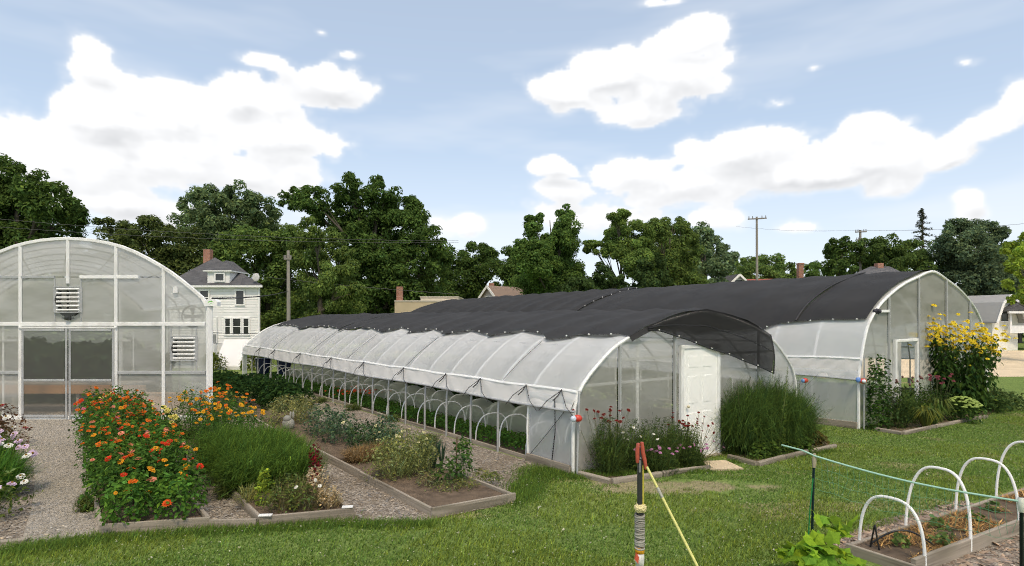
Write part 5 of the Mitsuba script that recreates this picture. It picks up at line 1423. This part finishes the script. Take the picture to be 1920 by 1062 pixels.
# thin stem with mahogany heads leaning across the door
k = thing('leaning_coneflower', 'sparse tall coneflower leaning in front of the white door', 'flowering plant')
c = end(-.30, 2.95)
hd = [c + np.array([x, -.05, z]) for x, z in ((.05, .98), (.16, .9), (.24, .72), (.12, .62), (.2, .5), (.34, .42), (.44, .36), (.40, .28), (.54, .30))]
part(k, 'stems', stems(c, hd, .006, (.16, .15, .05), rf), 'm_plain')
part(k, 'foliage', leafy(c, .12, .12, .7, 130, .07, .02, OLIVE, rf, .0, False), 'm_leaf')
for p_ in hd:
    part(k, 'flower', flower(p_, .03, MAHOG if p_[2] > c[2] + .45 else (.42, .2, .33), rf, 8, eye=(.1, .03, .02)), 'm_petal')
for i, (s, u, rx, h) in enumerate(((4.68, -.30, .42, 1.46), (5.50, -.36, .50, 1.60), (6.30, -.32, .44, 1.34))):
    c = end(u, s)
    k = thing('asparagus_fern', ('dense feathery asparagus right beside the white door', 'tallest feathery asparagus clump in the middle of the fern bed', 'feathery asparagus at the outer end of the fern bed')[i], 'plant')
    part(k, 'foliage', cat([fronds(c, rx * 1.15, rx * .9, h * (1.05 - .05 * i), 7500, .0075, (.085, .145, .034), rf, spread=1.2, bend=.8), fronds(c, rx, rx * .8, h * .62, 4200, .008, (.060, .055, .024), rf), leafy(c, rx * .9, rx * .7, h * .8, 900, .07, .012, (.055, .085, .025), rf, .05)]), 'm_leaf')
    part(k, 'stems', stems(c, [c + np.array([rf.normal() * rx * .6, rf.normal() * rx * .5, h * (.7 + .3 * rf.random())]) for _ in range(16)], .008, (.07, .075, .03), rf), 'm_plain')
c = end(-.85, 5.0)
k = thing('mullein_stalk', 'tall light green leafy stalk rising before the asparagus', 'plant')
tp = [c, c + [.05, 0, .6], c + [.14, 0, 1.2], c + [.2, 0, 1.85]]
part(k, 'stem', tube(tp, [.016, .014, .011, .005], 6).col(.13, .17, .05), 'm_plain')
n = 420
t = rf.random(n) ** .9
P = np.stack([np.interp(t, [0, .33, .66, 1], [q[j] for q in tp]) for j in range(3)], 1)
a = rf.random(n) * 6.28
w = (.10 * (1 - t) + .02)[:, None]
part(k, 'leaves', cards(P + np.stack([np.cos(a), np.sin(a), 0 * a], 1) * w, np.stack([np.cos(a), np.sin(a), .8 + 0 * a], 1), .10 * (1.1 - t), .035 * (1.2 - t), tint((.12, .18, .04), n, rf), rf), 'm_leaf')
for i, (s, u, lab) in enumerate(((4.55, -.75, 'low broad leaved plant by the door jamb foot'), (5.6, -.95, 'low leafy plant with one orange bloom before the asparagus'), (6.6, -.75, 'low reddish plants at the outer end of the fern bed'))):
    c = end(u, s)
    solo('low_plant', lab, 'plant', leafy(c, .30, .26, .34, 480, .09, .05, (.10, .17, .035) if i < 2 else (.12, .10, .035), rf, .0), 'm_leaf')

# rear tunnel end
e2 = lambda u, s, z=0.0: BIG(u, s, z)
k = thing('climbing_vine', 'tall leafy vine climbing at the rear tunnel crank post', 'plant')
c = e2(-.35, .25)
part(k, 'foliage', leafy(c, .30, .26, 1.75, 900, .10, .06, (.055, .115, .026), rf, .0, False), 'm_leaf')
part(k, 'stems', stems(c, [c + [.03, 0, 1.6], c + [-.05, 0, 1.3], c + [.08, 0, 1.5]], .01, (.08, .1, .03), rf), 'm_plain')
for i, (s, u, rx, h, L, W, col, n, lab) in enumerate(((.95, -.5, .50, 1.05, .09, .04, (.065, .105, .03), 900, 'dark bushy plant right of the crank post'), (2.0, -.4, .42, .95, .05, .01, (.08, .135, .035), 900, 'fine grassy plant before the open doorway'), (2.75, -.4, .42, .95, .08, .03, (.06, .105, .026), 700, 'green plant at the right jamb of the open doorway'), (6.3, -1.1, .6, .55, .12, .05, (.07, .12, .035), 500, 'low leafy plant right of the giant yellow flowers'), (7.3, -1.2, .7, .5, .13, .06, (.09, .14, .045), 500, 'low pale leafy plant at the far right of the rear bed'), (4.4, -.5, .5, .6, .09, .04, (.055, .095, .028), 600, 'dark low plant behind the sedum'))):
    c = e2(u, s)
    k = thing('border_plant', lab, 'plant')
    part(k, 'foliage', cat([leafy(c, rx, rx * .8, h, n, L, W, col, rf, .0), fronds(c, rx, rx * .8, h, n // 2, .009, np.array(col) * 1.1, rf)]), 'm_leaf')
    if i in (1, 2):
        for _ in range(6):
            part(k, 'seed_head', blob(c + np.array([rf.normal() * .25, rf.normal() * .1, h + .1 + .2 * rf.random()]), (.03, .03, .035), 2, .1, 1).col(.13, .055, .045), 'm_plain')


def strap(label, c, R, h, n, col, w=.035):
    a = rf.random(n) * 6.28
    rr = R * (.5 + .6 * rf.random(n))
    B = c + np.stack([np.cos(a) * .06, np.sin(a) * .06, 0 * a], 1)
    mid = c + np.stack([np.cos(a) * rr * .5, np.sin(a) * rr * .5, h * (.8 + .35 * rf.random(n))], 1)
    tip = c + np.stack([np.cos(a) * rr, np.sin(a) * rr, h * (.25 + .5 * rf.random(n))], 1)
    solo('daylily', label, 'plant', blades(B, tip, w, tint(col, n, rf, .25), mid), 'm_leaf')


for i, (s, u, R, h, n, col) in enumerate(((1.5, -1.0, .55, .50, 70, (.17, .20, .05)), (2.2, -.95, .5, .52, 70, (.12, .18, .04)), (2.85, -.85, .5, .6, 60, (.13, .17, .05)), (6.9, -.9, .8, .6, 60, (.12, .17, .06)))):
    strap(('daylily with yellowing strap leaves at the left of the rear bed', 'arching daylily in the middle of the rear bed', 'daylily with tan strap leaves left of the round sedum', 'broad arching strap leaves right of the yellow flowers')[i], e2(u, s), R, h, n, col)
k = thing('sedum_plant', 'round pale green sedum dome in the rear bed', 'plant')
c = e2(-1.2, 3.5)
part(k, 'foliage', leafy(c, .46, .44, .55, 900, .09, .05, (.09, .16, .04), rf, .0), 'm_leaf')
hd = []
for _ in range(95):
    a, rr = rf.random() * 6.28, math.sqrt(rf.random())
    hd.append(blob(c + np.array([.46 * rr * math.cos(a), .44 * rr * math.sin(a), .68 - .24 * rr * rr]), (.05, .05, .025), int(rf.integers(99)), .2, 1))
part(k, 'flower_heads', cat(hd).col(.22, .30, .06), 'm_plain', True, stuff=True)
k = thing('coneflower_clump', 'spent dusky pink coneflowers between the sedum and the yellow flowers', 'flowering plant')
c = e2(-.45, 3.75)
part(k, 'foliage', leafy(c, .45, .35, .85, 500, .10, .035, (.05, .09, .024), rf, .0), 'm_leaf')
hd = [c + np.array([rf.normal() * .32, rf.normal() * .15, .95 + .3 * rf.random()]) for _ in range(16)]
part(k, 'stems', stems(c, hd, .007, (.07, .08, .03), rf), 'm_plain')
for p_ in hd:
    part(k, 'flower', flower(p_, .05, (.30, .09, .12), rf, 9, tilt=(.1, -.3, 1), eye=(.14, .05, .03), droop=.5), 'm_petal')
k = thing('giant_yellow_daisy', 'giant clump of tall yellow daisy like flowers with dark leaves at the rear tunnel', 'flowering plant')
c = e2(-.55, 5.3)
fol, tips = [], []
for j in range(40):
    a, rr = rf.random() * 6.28, math.sqrt(rf.random()) * 1.12
    top = c + np.array([rr * math.cos(a) * 1.0 + (.12 if rf.random() < .5 else 0), rr * math.sin(a) * .7, 2.15 + .65 * rf.random() - .25 * rr])
    tips.append(top)
    n = 92
    t = .06 + .86 * rf.random(n)
    b = c + np.array([rr * math.cos(a) * .35, rr * math.sin(a) * .3, 0])
    P = b + (top - b) * t[:, None] + rf.normal(size=(n, 3)) * .10
    al = rf.random(n) * 6.28
    D = np.stack([np.cos(al), np.sin(al), -.9 + 0 * al], 1)
    fol.append(cards(P + D * .1, np.stack([np.cos(al) * .7, np.sin(al) * .7, .7 + 0 * al], 1), .24 * (1.15 - .6 * t), .11 * (1.1 - .6 * t), tint((.06, .115, .028), n, rf), rf, D))
part(k, 'foliage', cat(fol), 'm_leaf')
part(k, 'stems', stems(c, tips, .012, (.06, .09, .03), rf, .35), 'm_plain')
for j in range(298):
    tq = tips[int(rf.integers(len(tips)))]
    p_ = tq + np.array([rf.normal() * .26, rf.normal() * .2, -.02 + rf.normal() * .20])
    if rf.random() < .06:
        p_ += [.1, -.2, -.8 * rf.random()]
    part(k, 'flower', flower(p_, .058 + .03 * rf.random(), (.86, .70, .06), rf, 8, eye=(.50, .36, .04)), 'm_petal')
# ---------------------------------------------------------------- hooped bed at the lower right
ED, FD = np.array([.865, .502, 0]), np.array([.502, -.865, 0])
R0 = np.array([3.93, 6.93, 0])
RB = lambda e, f, z: R0 + ED * e + FD * f + np.array([0, 0, z])
struct('bark_path', 'bark chip strips on both sides of the hooped bed', cat([draped([tuple(RB(e, f, 0)[:2]) for e, f in q], .006) for q in (((-.15, 0), (-.1, -.36), (1.5, -.48), (3.4, -.16), (6, -.1), (6, 0)), ((-.6, .62), (7, .62), (7, 2.2), (-.6, 2.2)))]), 'm_chips')
hb = thing('hooped_bed', 'raised timber bed with straw mulch at the lower right corner', 'garden bed')
part(hb, 'soil', draped([tuple(RB(e, f, 0)[:2]) for e, f in ((-.1, 0), (6.5, 0), (6.5, .64), (-.1, .64))], .09), 'm_soil')
for f, h, zz in ((0, .12, .05), (.66, .17, .075)):
    for e0, e1 in ((-.12, 2.38), (2.4, 5.2), (5.22, 7)):
        part(hb, 'plank', bar(RB(e0, f, zz), RB(e1, f, zz + .005), .05, h), 'm_wood')
part(hb, 'plank', bar(RB(-.145, -.03, .05), RB(-.145, .69, .05), .045, .12), 'm_wood')
rs = np.random.default_rng(23)
n = 5200
e, f_ = rs.uniform(0, 5, n), rs.uniform(.04, .6, n)
ok = meshkit.fbm(np.stack([e * 1.6, f_ * 2.5, 0 * e], 1), 3, 7) > .44
e, f_ = e[ok], f_[ok]
n = len(e)
B = np.array([RB(a, b, .10 + .03 * rs.random()) for a, b in zip(e, f_)])
a = rs.random(n) * 6.28
tip = B + np.stack([np.cos(a) * .1, np.sin(a) * .12, rs.normal(size=n) * .03], 1)
solo('straw_mulch', 'loose tan straw lying in the hooped bed', 'straw', blades(B, tip, .014, tint((.55, .36, .15), n, rs, .35, .05)), 'm_leaf', kind='stuff')
for i, (e, f_) in enumerate(((.35, .3), (1.35, .2), (1.0, .45), (2.0, .32), (2.7, .25), (.75, .52))):
    solo('seedling', ('pale green seedling under the nearest white hoop', 'pale green seedling just past the second white hoop', 'small seedling beside the front plank at the second hoop', 'seedling between the second and third white hoops', 'seedling beyond the third white hoop', 'seedling by the front plank between the first two hoops')[i], 'seedling', leafy(RB(e, f_, .09), .11, .10, .13, 40, .07, .045, (.14, .22, .07), rs, .0), 'm_leaf', group='seedlings in the hooped bed')
t = np.linspace(0, 1, 26)
solo('drip_hose', 'black drip hose looping at the near end of the hooped bed', 'hose', cat([tube([RB(.05 + .55 * q, .12 + .42 * q, .11 + .17 * math.sin(math.pi * q)) for q in t], .011, 6), tube([RB(.02, .14 + .1 * q, .28 * (1 - abs(2 * q - 1)) + .08) for q in t], .010, 6)]).col(.015, .015, .016), 'm_satin', 40)
for i, (e, h) in enumerate(((.08, .66), (1.06, .86), (2.3, .83), (3.45, .92), (4.7, .9))):
    pts = [RB(e + .06 * math.sin(x) * (i % 2), .33 - .345 * math.copysign(abs(math.cos(x)) ** .7, math.cos(x)), .02 + h * math.sin(x) ** .78) for x in np.linspace(0, np.pi, 33)]
    solo('bed_hoop', ('white hoop nearest the camera over the straw bed', 'second white hoop over the straw bed', 'third white hoop over the straw bed', 'fourth white hoop, cut by the right edge', 'last white hoop beyond the right edge')[i], 'hoop', tube(pts, .0165, 8), 'm_pvc', 40, 'white hoops over the straw bed')
# stakes, cord and netting
pA = np.array([3.45, 6.99, 0])
tA = at(1527, 850, 6.99)
pB = np.array([4.70, 5.60, 0])
tB = at(1916, 934, 5.60)


def tee(base, top, r=.014):
    d = unit(top - base)
    return cat([bar(base, top, .032, .008, (1, 0, 0), 0), bar(base + [0, .012, 0], top + [0, .012, 0], .008, .024, (1, 0, 0), 0)])


s_ = thing('fence_stake', 'dark green metal stake with a pale weathered tip left of the hooped bed', 'stake')
part(s_, 'post', tee(pA, pA + (tA - pA) * .86).col(.012, .032, .035), 'm_satin')
part(s_, 'tip', tube([pA + (tA - pA) * .85, pA + (tA - pA) * .93, tA], [.022, .026, .014], 8).col(.34, .30, .21), 'm_plain', 30)
solo('garden_stake', 'thin bright green plastic stake leaning on the dark stake', 'stake', tube([pA + [-.06, -.02, 0], pA + [-.035, -.02, .45], pA + [-.005, -.03, .82]], .008, 6).col(.02, .20, .06), 'm_satin')
s_ = thing('fence_stake', 'dark metal stake at the right edge holding the cord end', 'stake')
part(s_, 'post', tee(pB, tB).col(.015, .02, .018), 'm_satin')
part(s_, 'binding', tube([tB + [0, 0, .0], tB + [0, 0, -.06], tB + [0, 0, -.13]], [.03, .035, .025], 8).col(.62, .64, .56), 'm_plain', 30)
cord = [tA + [-.22, .35, .02], tA + [-.09, .1, .01], tA + [0, -.02, -.03]] + [tA + (tB - tA) * q + [0, -.02, -.03 - .05 * math.sin(math.pi * q)] for q in np.linspace(.08, 1, 14)]
nt = thing('bird_net', 'pale mint green cord with sagging net strands strung between the two stakes', 'net')
part(nt, 'cord', tube(cord, .0105, 6).col(.36, .58, .46), 'm_plain', 40)
st = []
for q in np.linspace(.03, .97, 26):
    p0 = tA + (tB - tA) * q + [0, -.02, -.03 - .05 * math.sin(math.pi * q)]
    st.append(tube([p0, p0 + [.02 * math.sin(q * 40), 0, -.16], p0 + [.05 * math.sin(q * 23), .02, -.34 - .05 * math.sin(q * 17)]], .0018, 3))
for z in (.12, .24, .36):
    st.append(tube([tA + (tB - tA) * q + [.01 * math.sin(q * 31), 0, -.04 - z - .05 * math.sin(math.pi * q) - .012 * math.sin(q * 37)] for q in np.linspace(.0, .97, 24)], .0018, 3))
part(nt, 'strands', cat(st).col(.10, .28, .16), 'm_plain', stuff=True)
# yellow green vine at the bottom edge
k = thing('squash_vine', 'bright yellow green lobed leaves of a vine at the bottom edge', 'plant')
rv = np.random.default_rng(29)
vs = []
for j in range(95):
    a, rr = rv.random() * 6.28, math.sqrt(rv.random())
    px = np.array([3.02 + .40 * rr * math.cos(a), 5.98 + .36 * rr * math.sin(a), 0])
    px[2] = .12 + .42 * (1 - rr ** 2 * .7) * (.5 + .5 * rv.random())
    if j > 83:
        px = np.array([3.30 + .3 * rv.random(), 6.35 + .25 * rv.random(), .36 + .22 * rv.random()])
    nrm = unit(np.array([.1, -.25, 1]) + rv.normal(size=3) * .45)
    x = unit(np.cross(nrm, rv.normal(size=3)))
    y = np.cross(nrm, x)
    R = .085 * (.6 + .7 * rv.random())
    g = np.arange(11) * 2 * np.pi / 11
    rad = R * np.array([.55, 1, .72, 1.1, .75, 1.15, .75, 1.1, .72, 1, .55])
    ring = px + (np.cos(g) * rad)[:, None] * x + (np.sin(g) * rad)[:, None] * y + nrm * (rv.normal(size=(11, 1)) * .012 - .02)
    f = [[0, i + 1, (i + 1) % 11 + 1] for i in range(11)]
    vs.append(M(np.vstack([[px], ring]), f, None, np.clip(np.tile(tint((.20, .34, .035), 1, rv, .25), (12, 1)), 0, .9)))
part(k, 'leaves', cat(vs), 'm_leaf')
part(k, 'stems', stems(np.array([3.0, 6.0, 0]), [v.v[0] for v in vs[::4]], .005, (.14, .2, .04), rv, .5), 'm_plain')

# ---------------------------------------------------------------- taped post with the red clamp and rope
W0 = np.array([(1199.5 - 960) / F * 4.5, 4.5, 0])
fp = thing('fence_post', 'dark post bound with grey twine, orange and white tape in the near foreground', 'post')
zz = lambda py: EYE - (py - 598) / F * 4.5
part(fp, 'post', bar(W0, W0 + [0, 0, zz(838)], .040, .034, (1, 0, 0), .006).col(.03, .032, .034), 'm_satin')
part(fp, 'edge_strip', bar(W0 + [.024, -.004, zz(952)], W0 + [.024, -.004, zz(872)], .010, .012, (1, 0, 0), 0).col(.45, .40, .06), 'm_plain')
wr = []
for i in range(26):
    z = zz(965) - (zz(965) - zz(1027)) * i / 25
    a = np.linspace(0, 2 * np.pi, 13)
    wr.append(tube(np.stack([W0[0] + .033 * np.cos(a), W0[1] + .033 * np.sin(a), z + .006 * np.sin(a + i)], 1), .0062 + .002 * math.sin(i * 2.3), 5).col(*((.34, .33, .29) if i % 3 else (.20, .19, .165))))
part(fp, 'twine_wrap', cat(wr), 'm_plain', True)
ri = lambda y0, y1, r, *c: tube([W0 + [0, 0, zz(y0)], W0 + [0, 0, zz((y0 + y1) / 2)], W0 + [0, 0, zz(y1)]], [r * .94, r, r * .95], 12).col(*c)
part(fp, 'foam_collar', blob(W0 + [.004, 0, zz(953)], (.044, .04, .036), 5, .35, 3, 5).col(.66, .58, .30), 'm_plain', True)
part(fp, 'orange_tape', ri(1025, 1037, .036, .62, .30, .02), 'm_satin', 30)
part(fp, 'white_tape', ri(1037.5, 1058, .034, .66, .65, .62), 'm_satin', 30)
part(fp, 'red_tape', prism([(-.042, -.02), (-.018, -.05), (-.012, .0), (-.03, .03)], lambda x, z: W0 + np.array([x, -.034, zz(1042) + z]), (0, .03, 0)).col(.55, .10, .06), 'm_satin')
part(fp, 'lower_wrap', ri(1058.5, 1160, .032, .42, .40, .36), 'm_plain', 30)
k = thing('spring_clamp', 'faded red handled clamp gripping the top of the taped post', 'clamp')
for dx, z0_, z1_, bend in ((-.016, 831, 866, -.004), (.012, 829, 878, .030)):
    a, b = W0 + [dx, -.02, zz(z0_)], W0 + [dx + bend, -.02, zz(z1_)]
    part(k, 'handle', tube([a + [0, 0, .004], a, a + (b - a) * .35 + [-.004, 0, 0], a + (b - a) * .7 + [-.002 if bend < 0 else .0, 0, 0], b, b + [.002, 0, -.006]], [.008, .0135, .0155, .015, .013, .006], 8).col(.42, .085, .055), 'm_satin', 40)
part(k, 'jaw', cat([bar(W0 + [-.005, -.02, zz(862)], W0 + [-.005, -.02, zz(884)], .03, .012, (1, 0, 0)), tube([W0 + [.0, -.03, zz(858)], W0 + [0, .02, zz(858)]], .006, 8)]).col(.2, .2, .2), 'm_satin')
a, b = W0 + [.046, -.03, zz(874)], np.array([1.69, 3.55, 0.02])
ro = thing('rope', 'taut pale yellow guy rope running from the clamp down to the lawn', 'rope')
part(ro, 'line', tube([a, a + (b - a) * .5 + [0, 0, -.005], b], .0095, 8).col(.62, .60, .20), 'm_plain', 40)
part(ro, 'grey_splice', tube([a + (b - a) * .085, a + (b - a) * .125], .0105, 8).col(.35, .35, .30), 'm_plain', 40)
part(ro, 'knot', blob(b, (.03, .03, .03), 1, .3, 1).col(.5, .48, .18), 'm_plain')

# ---------------------------------------------------------------- grass, clover, loose chips
rg = np.random.default_rng(41)
off = [garden_p.buffer(.02), path_p, Polygon([tuple(TUN(u, s, 0)[:2]) for u, s in ((0.02, -.05), (23, -.05), (23, 7.4), (.02, 7.4))]), Polygon([tuple(BIG(u, s, 0)[:2]) for u, s in ((0.0, -.05), (28.5, -.05), (28.5, 10), (0, 10))]), Polygon([tuple(RB(e, f, 0)[:2]) for e, f in ((-.15, -.3), (7, -.2), (7, 2.2), (-.6, 2.2), (-.6, .62))]), Polygon(outline((1090, 892), (1146, 906), (1328, 880), (1290, 858))), Polygon(SAND)]
OFF = shapely.union_all([o.buffer(0) for o in off])
lawn_view = Polygon([(-7, 6.0), (6.5, 6.0), (21, 19), (13, 19.5), (8, 16), (.5, 10.6), (-7, 9)]).difference(OFF)
p = scatter(lawn_view, 170000, rg, 99, 1.5)
bare = ((p[:, 0] - 2.55) / 1.5) ** 2 + ((p[:, 1] - 9.62) / .42) ** 2 + (meshkit.fbm(p * 2.5, 3, 5) - .5) * 2.4
keep = (bare > .8) | (rg.random(len(p)) < .12)
p = p[keep]
n = len(p)
patch = meshkit.fbm(p * .7, 4, 3)[:, None]
colr = tint((.155, .250, .050), n, rg, .34, .12) * (1 - .0 * patch) * np.where(patch > .52, np.array([1.4, 1.18, 1.1]), 1.0)
hl = (.020 + .030 * rg.random(n)) * (1 + .5 * (patch[:, 0] > .55))
a = rg.random(n) * 6.28
tip = p + np.stack([np.cos(a) * hl * .8, np.sin(a) * hl * .8, hl], 1)
solo('grass', 'short mown grass of the lawn around the beds', 'grass', blades(p, tip, .011, np.clip(colr, .004, .9)), 'm_leaf', kind='stuff')
q = p[rg.random(n) < .014]
solo('clover_flowers', 'tiny white clover heads dotted through the lawn', 'clover', pebbles(q + [0, 0, .05], .0062, tint((.40, .40, .28), len(q), rg, .2, .03), rg, 1, 1), 'm_plain', kind='stuff')
# taller grass along edges
ed = []
for pa, pb, w, n in ((on(192, 1010), on(660, 982), .10, 5000), (on(966, 946), on(1004, 892), .18, 3500), (on(1000, 884), on(1070, 892), .22, 4500), (on(1080, 897), on(1330, 886), .08, 3000), (on(10, 1036), on(186, 1014), .12, 3500), (on(1370, 868), on(1560, 846), .08, 2500), (on(668, 986), on(806, 984), .08, 2000)):
    t = rg.random((n, 1))
    b = pa + (pb - pa) * t + np.column_stack([rg.normal(size=(n, 2)) * w, np.zeros(n)])
    b[:, 2] = ground(b[:, 0], b[:, 1])
    hh = .03 + .075 * rg.random(n) ** 1.5
    ed.append(blades(b, b + np.column_stack([rg.normal(size=(n, 2)) * .045, hh]), .010, np.clip(tint((.145, .235, .045), n, rg, .3), .004, .9)))
solo('edge_grass', 'longer untrimmed grass along the bed timbers and tunnel foot', 'grass', cat(ed), 'm_leaf', kind='stuff')
beds_p = shapely.union_all([Polygon([tuple(x[:2]) for x in (l, r, r + AX * L, l + AX * L)]) for l, r, L in ((B1L, B1R, 7.4), (B2L, B2R, 8.2), (B3L, B3R, 14.5))])
chip_p = garden_p.difference(path_p.buffer(.02)).difference(beds_p.buffer(.04)).difference(Polygon([(-30, 16), (-30, 30), (-8, 30), (-8, 16)]))
p = scatter(chip_p, 15000, rg, 15, 1.6)
C = tint((.27, .237, .195), len(p), rg, .25, .06)
solo('wood_chips', 'loose brown and grey wood chips between the beds', 'wood chips', pebbles(p + [0, 0, .010], .0125, C, rg, .35, 1.9), 'm_plain', kind='stuff')
p = np.vstack([[RB(e, f, .01) for e, f in zip(rg.uniform(-.1, 3.2, 1400), rg.uniform(-.36, -.04, 1400))], [RB(e, f, .01) for e, f in zip(rg.uniform(.3, 4, 1500), rg.uniform(.72, 1.6, 1500))]])
solo('bark_chips', 'loose bark chips beside the hooped bed', 'wood chips', pebbles(p, .017, tint((.27, .20, .145), len(p), rg, .35, .06), rg, .35, 1.9), 'm_plain', kind='stuff')
# weeds in the chip path
for i, (px, py, rx, h) in enumerate(((160, 960, .12, .3), (176, 900, .1, .35), (345, 830, .25, .35), (420, 935, .14, .45), (735, 790, .3, .2), (660, 770, .3, .25), (800, 835, .35, .3), (600, 755, .3, .2))):
    c = on(px, py)
    solo('path_weed', ('grassy weeds at the left front board of the zinnia bed', 'grassy weeds along the path side of the zinnia bed', 'weeds between the zinnia and marigold beds', 'tall thin weeds in the chip gap between the two left beds', 'weeds by the tunnel baseboard, middle', 'weeds by the tunnel baseboard, further back', 'tall grassy weeds against the tunnel baseboard near the leeks', 'small weeds at the far tunnel baseboard')[i], 'weeds', cat([fronds(c, rx, rx, h, 400, .009, (.13, .17, .05), rg, bend=.6), leafy(c, rx, rx, h * .7, 120, .05, .025, OLIVE, rg, .0)]), 'm_leaf')
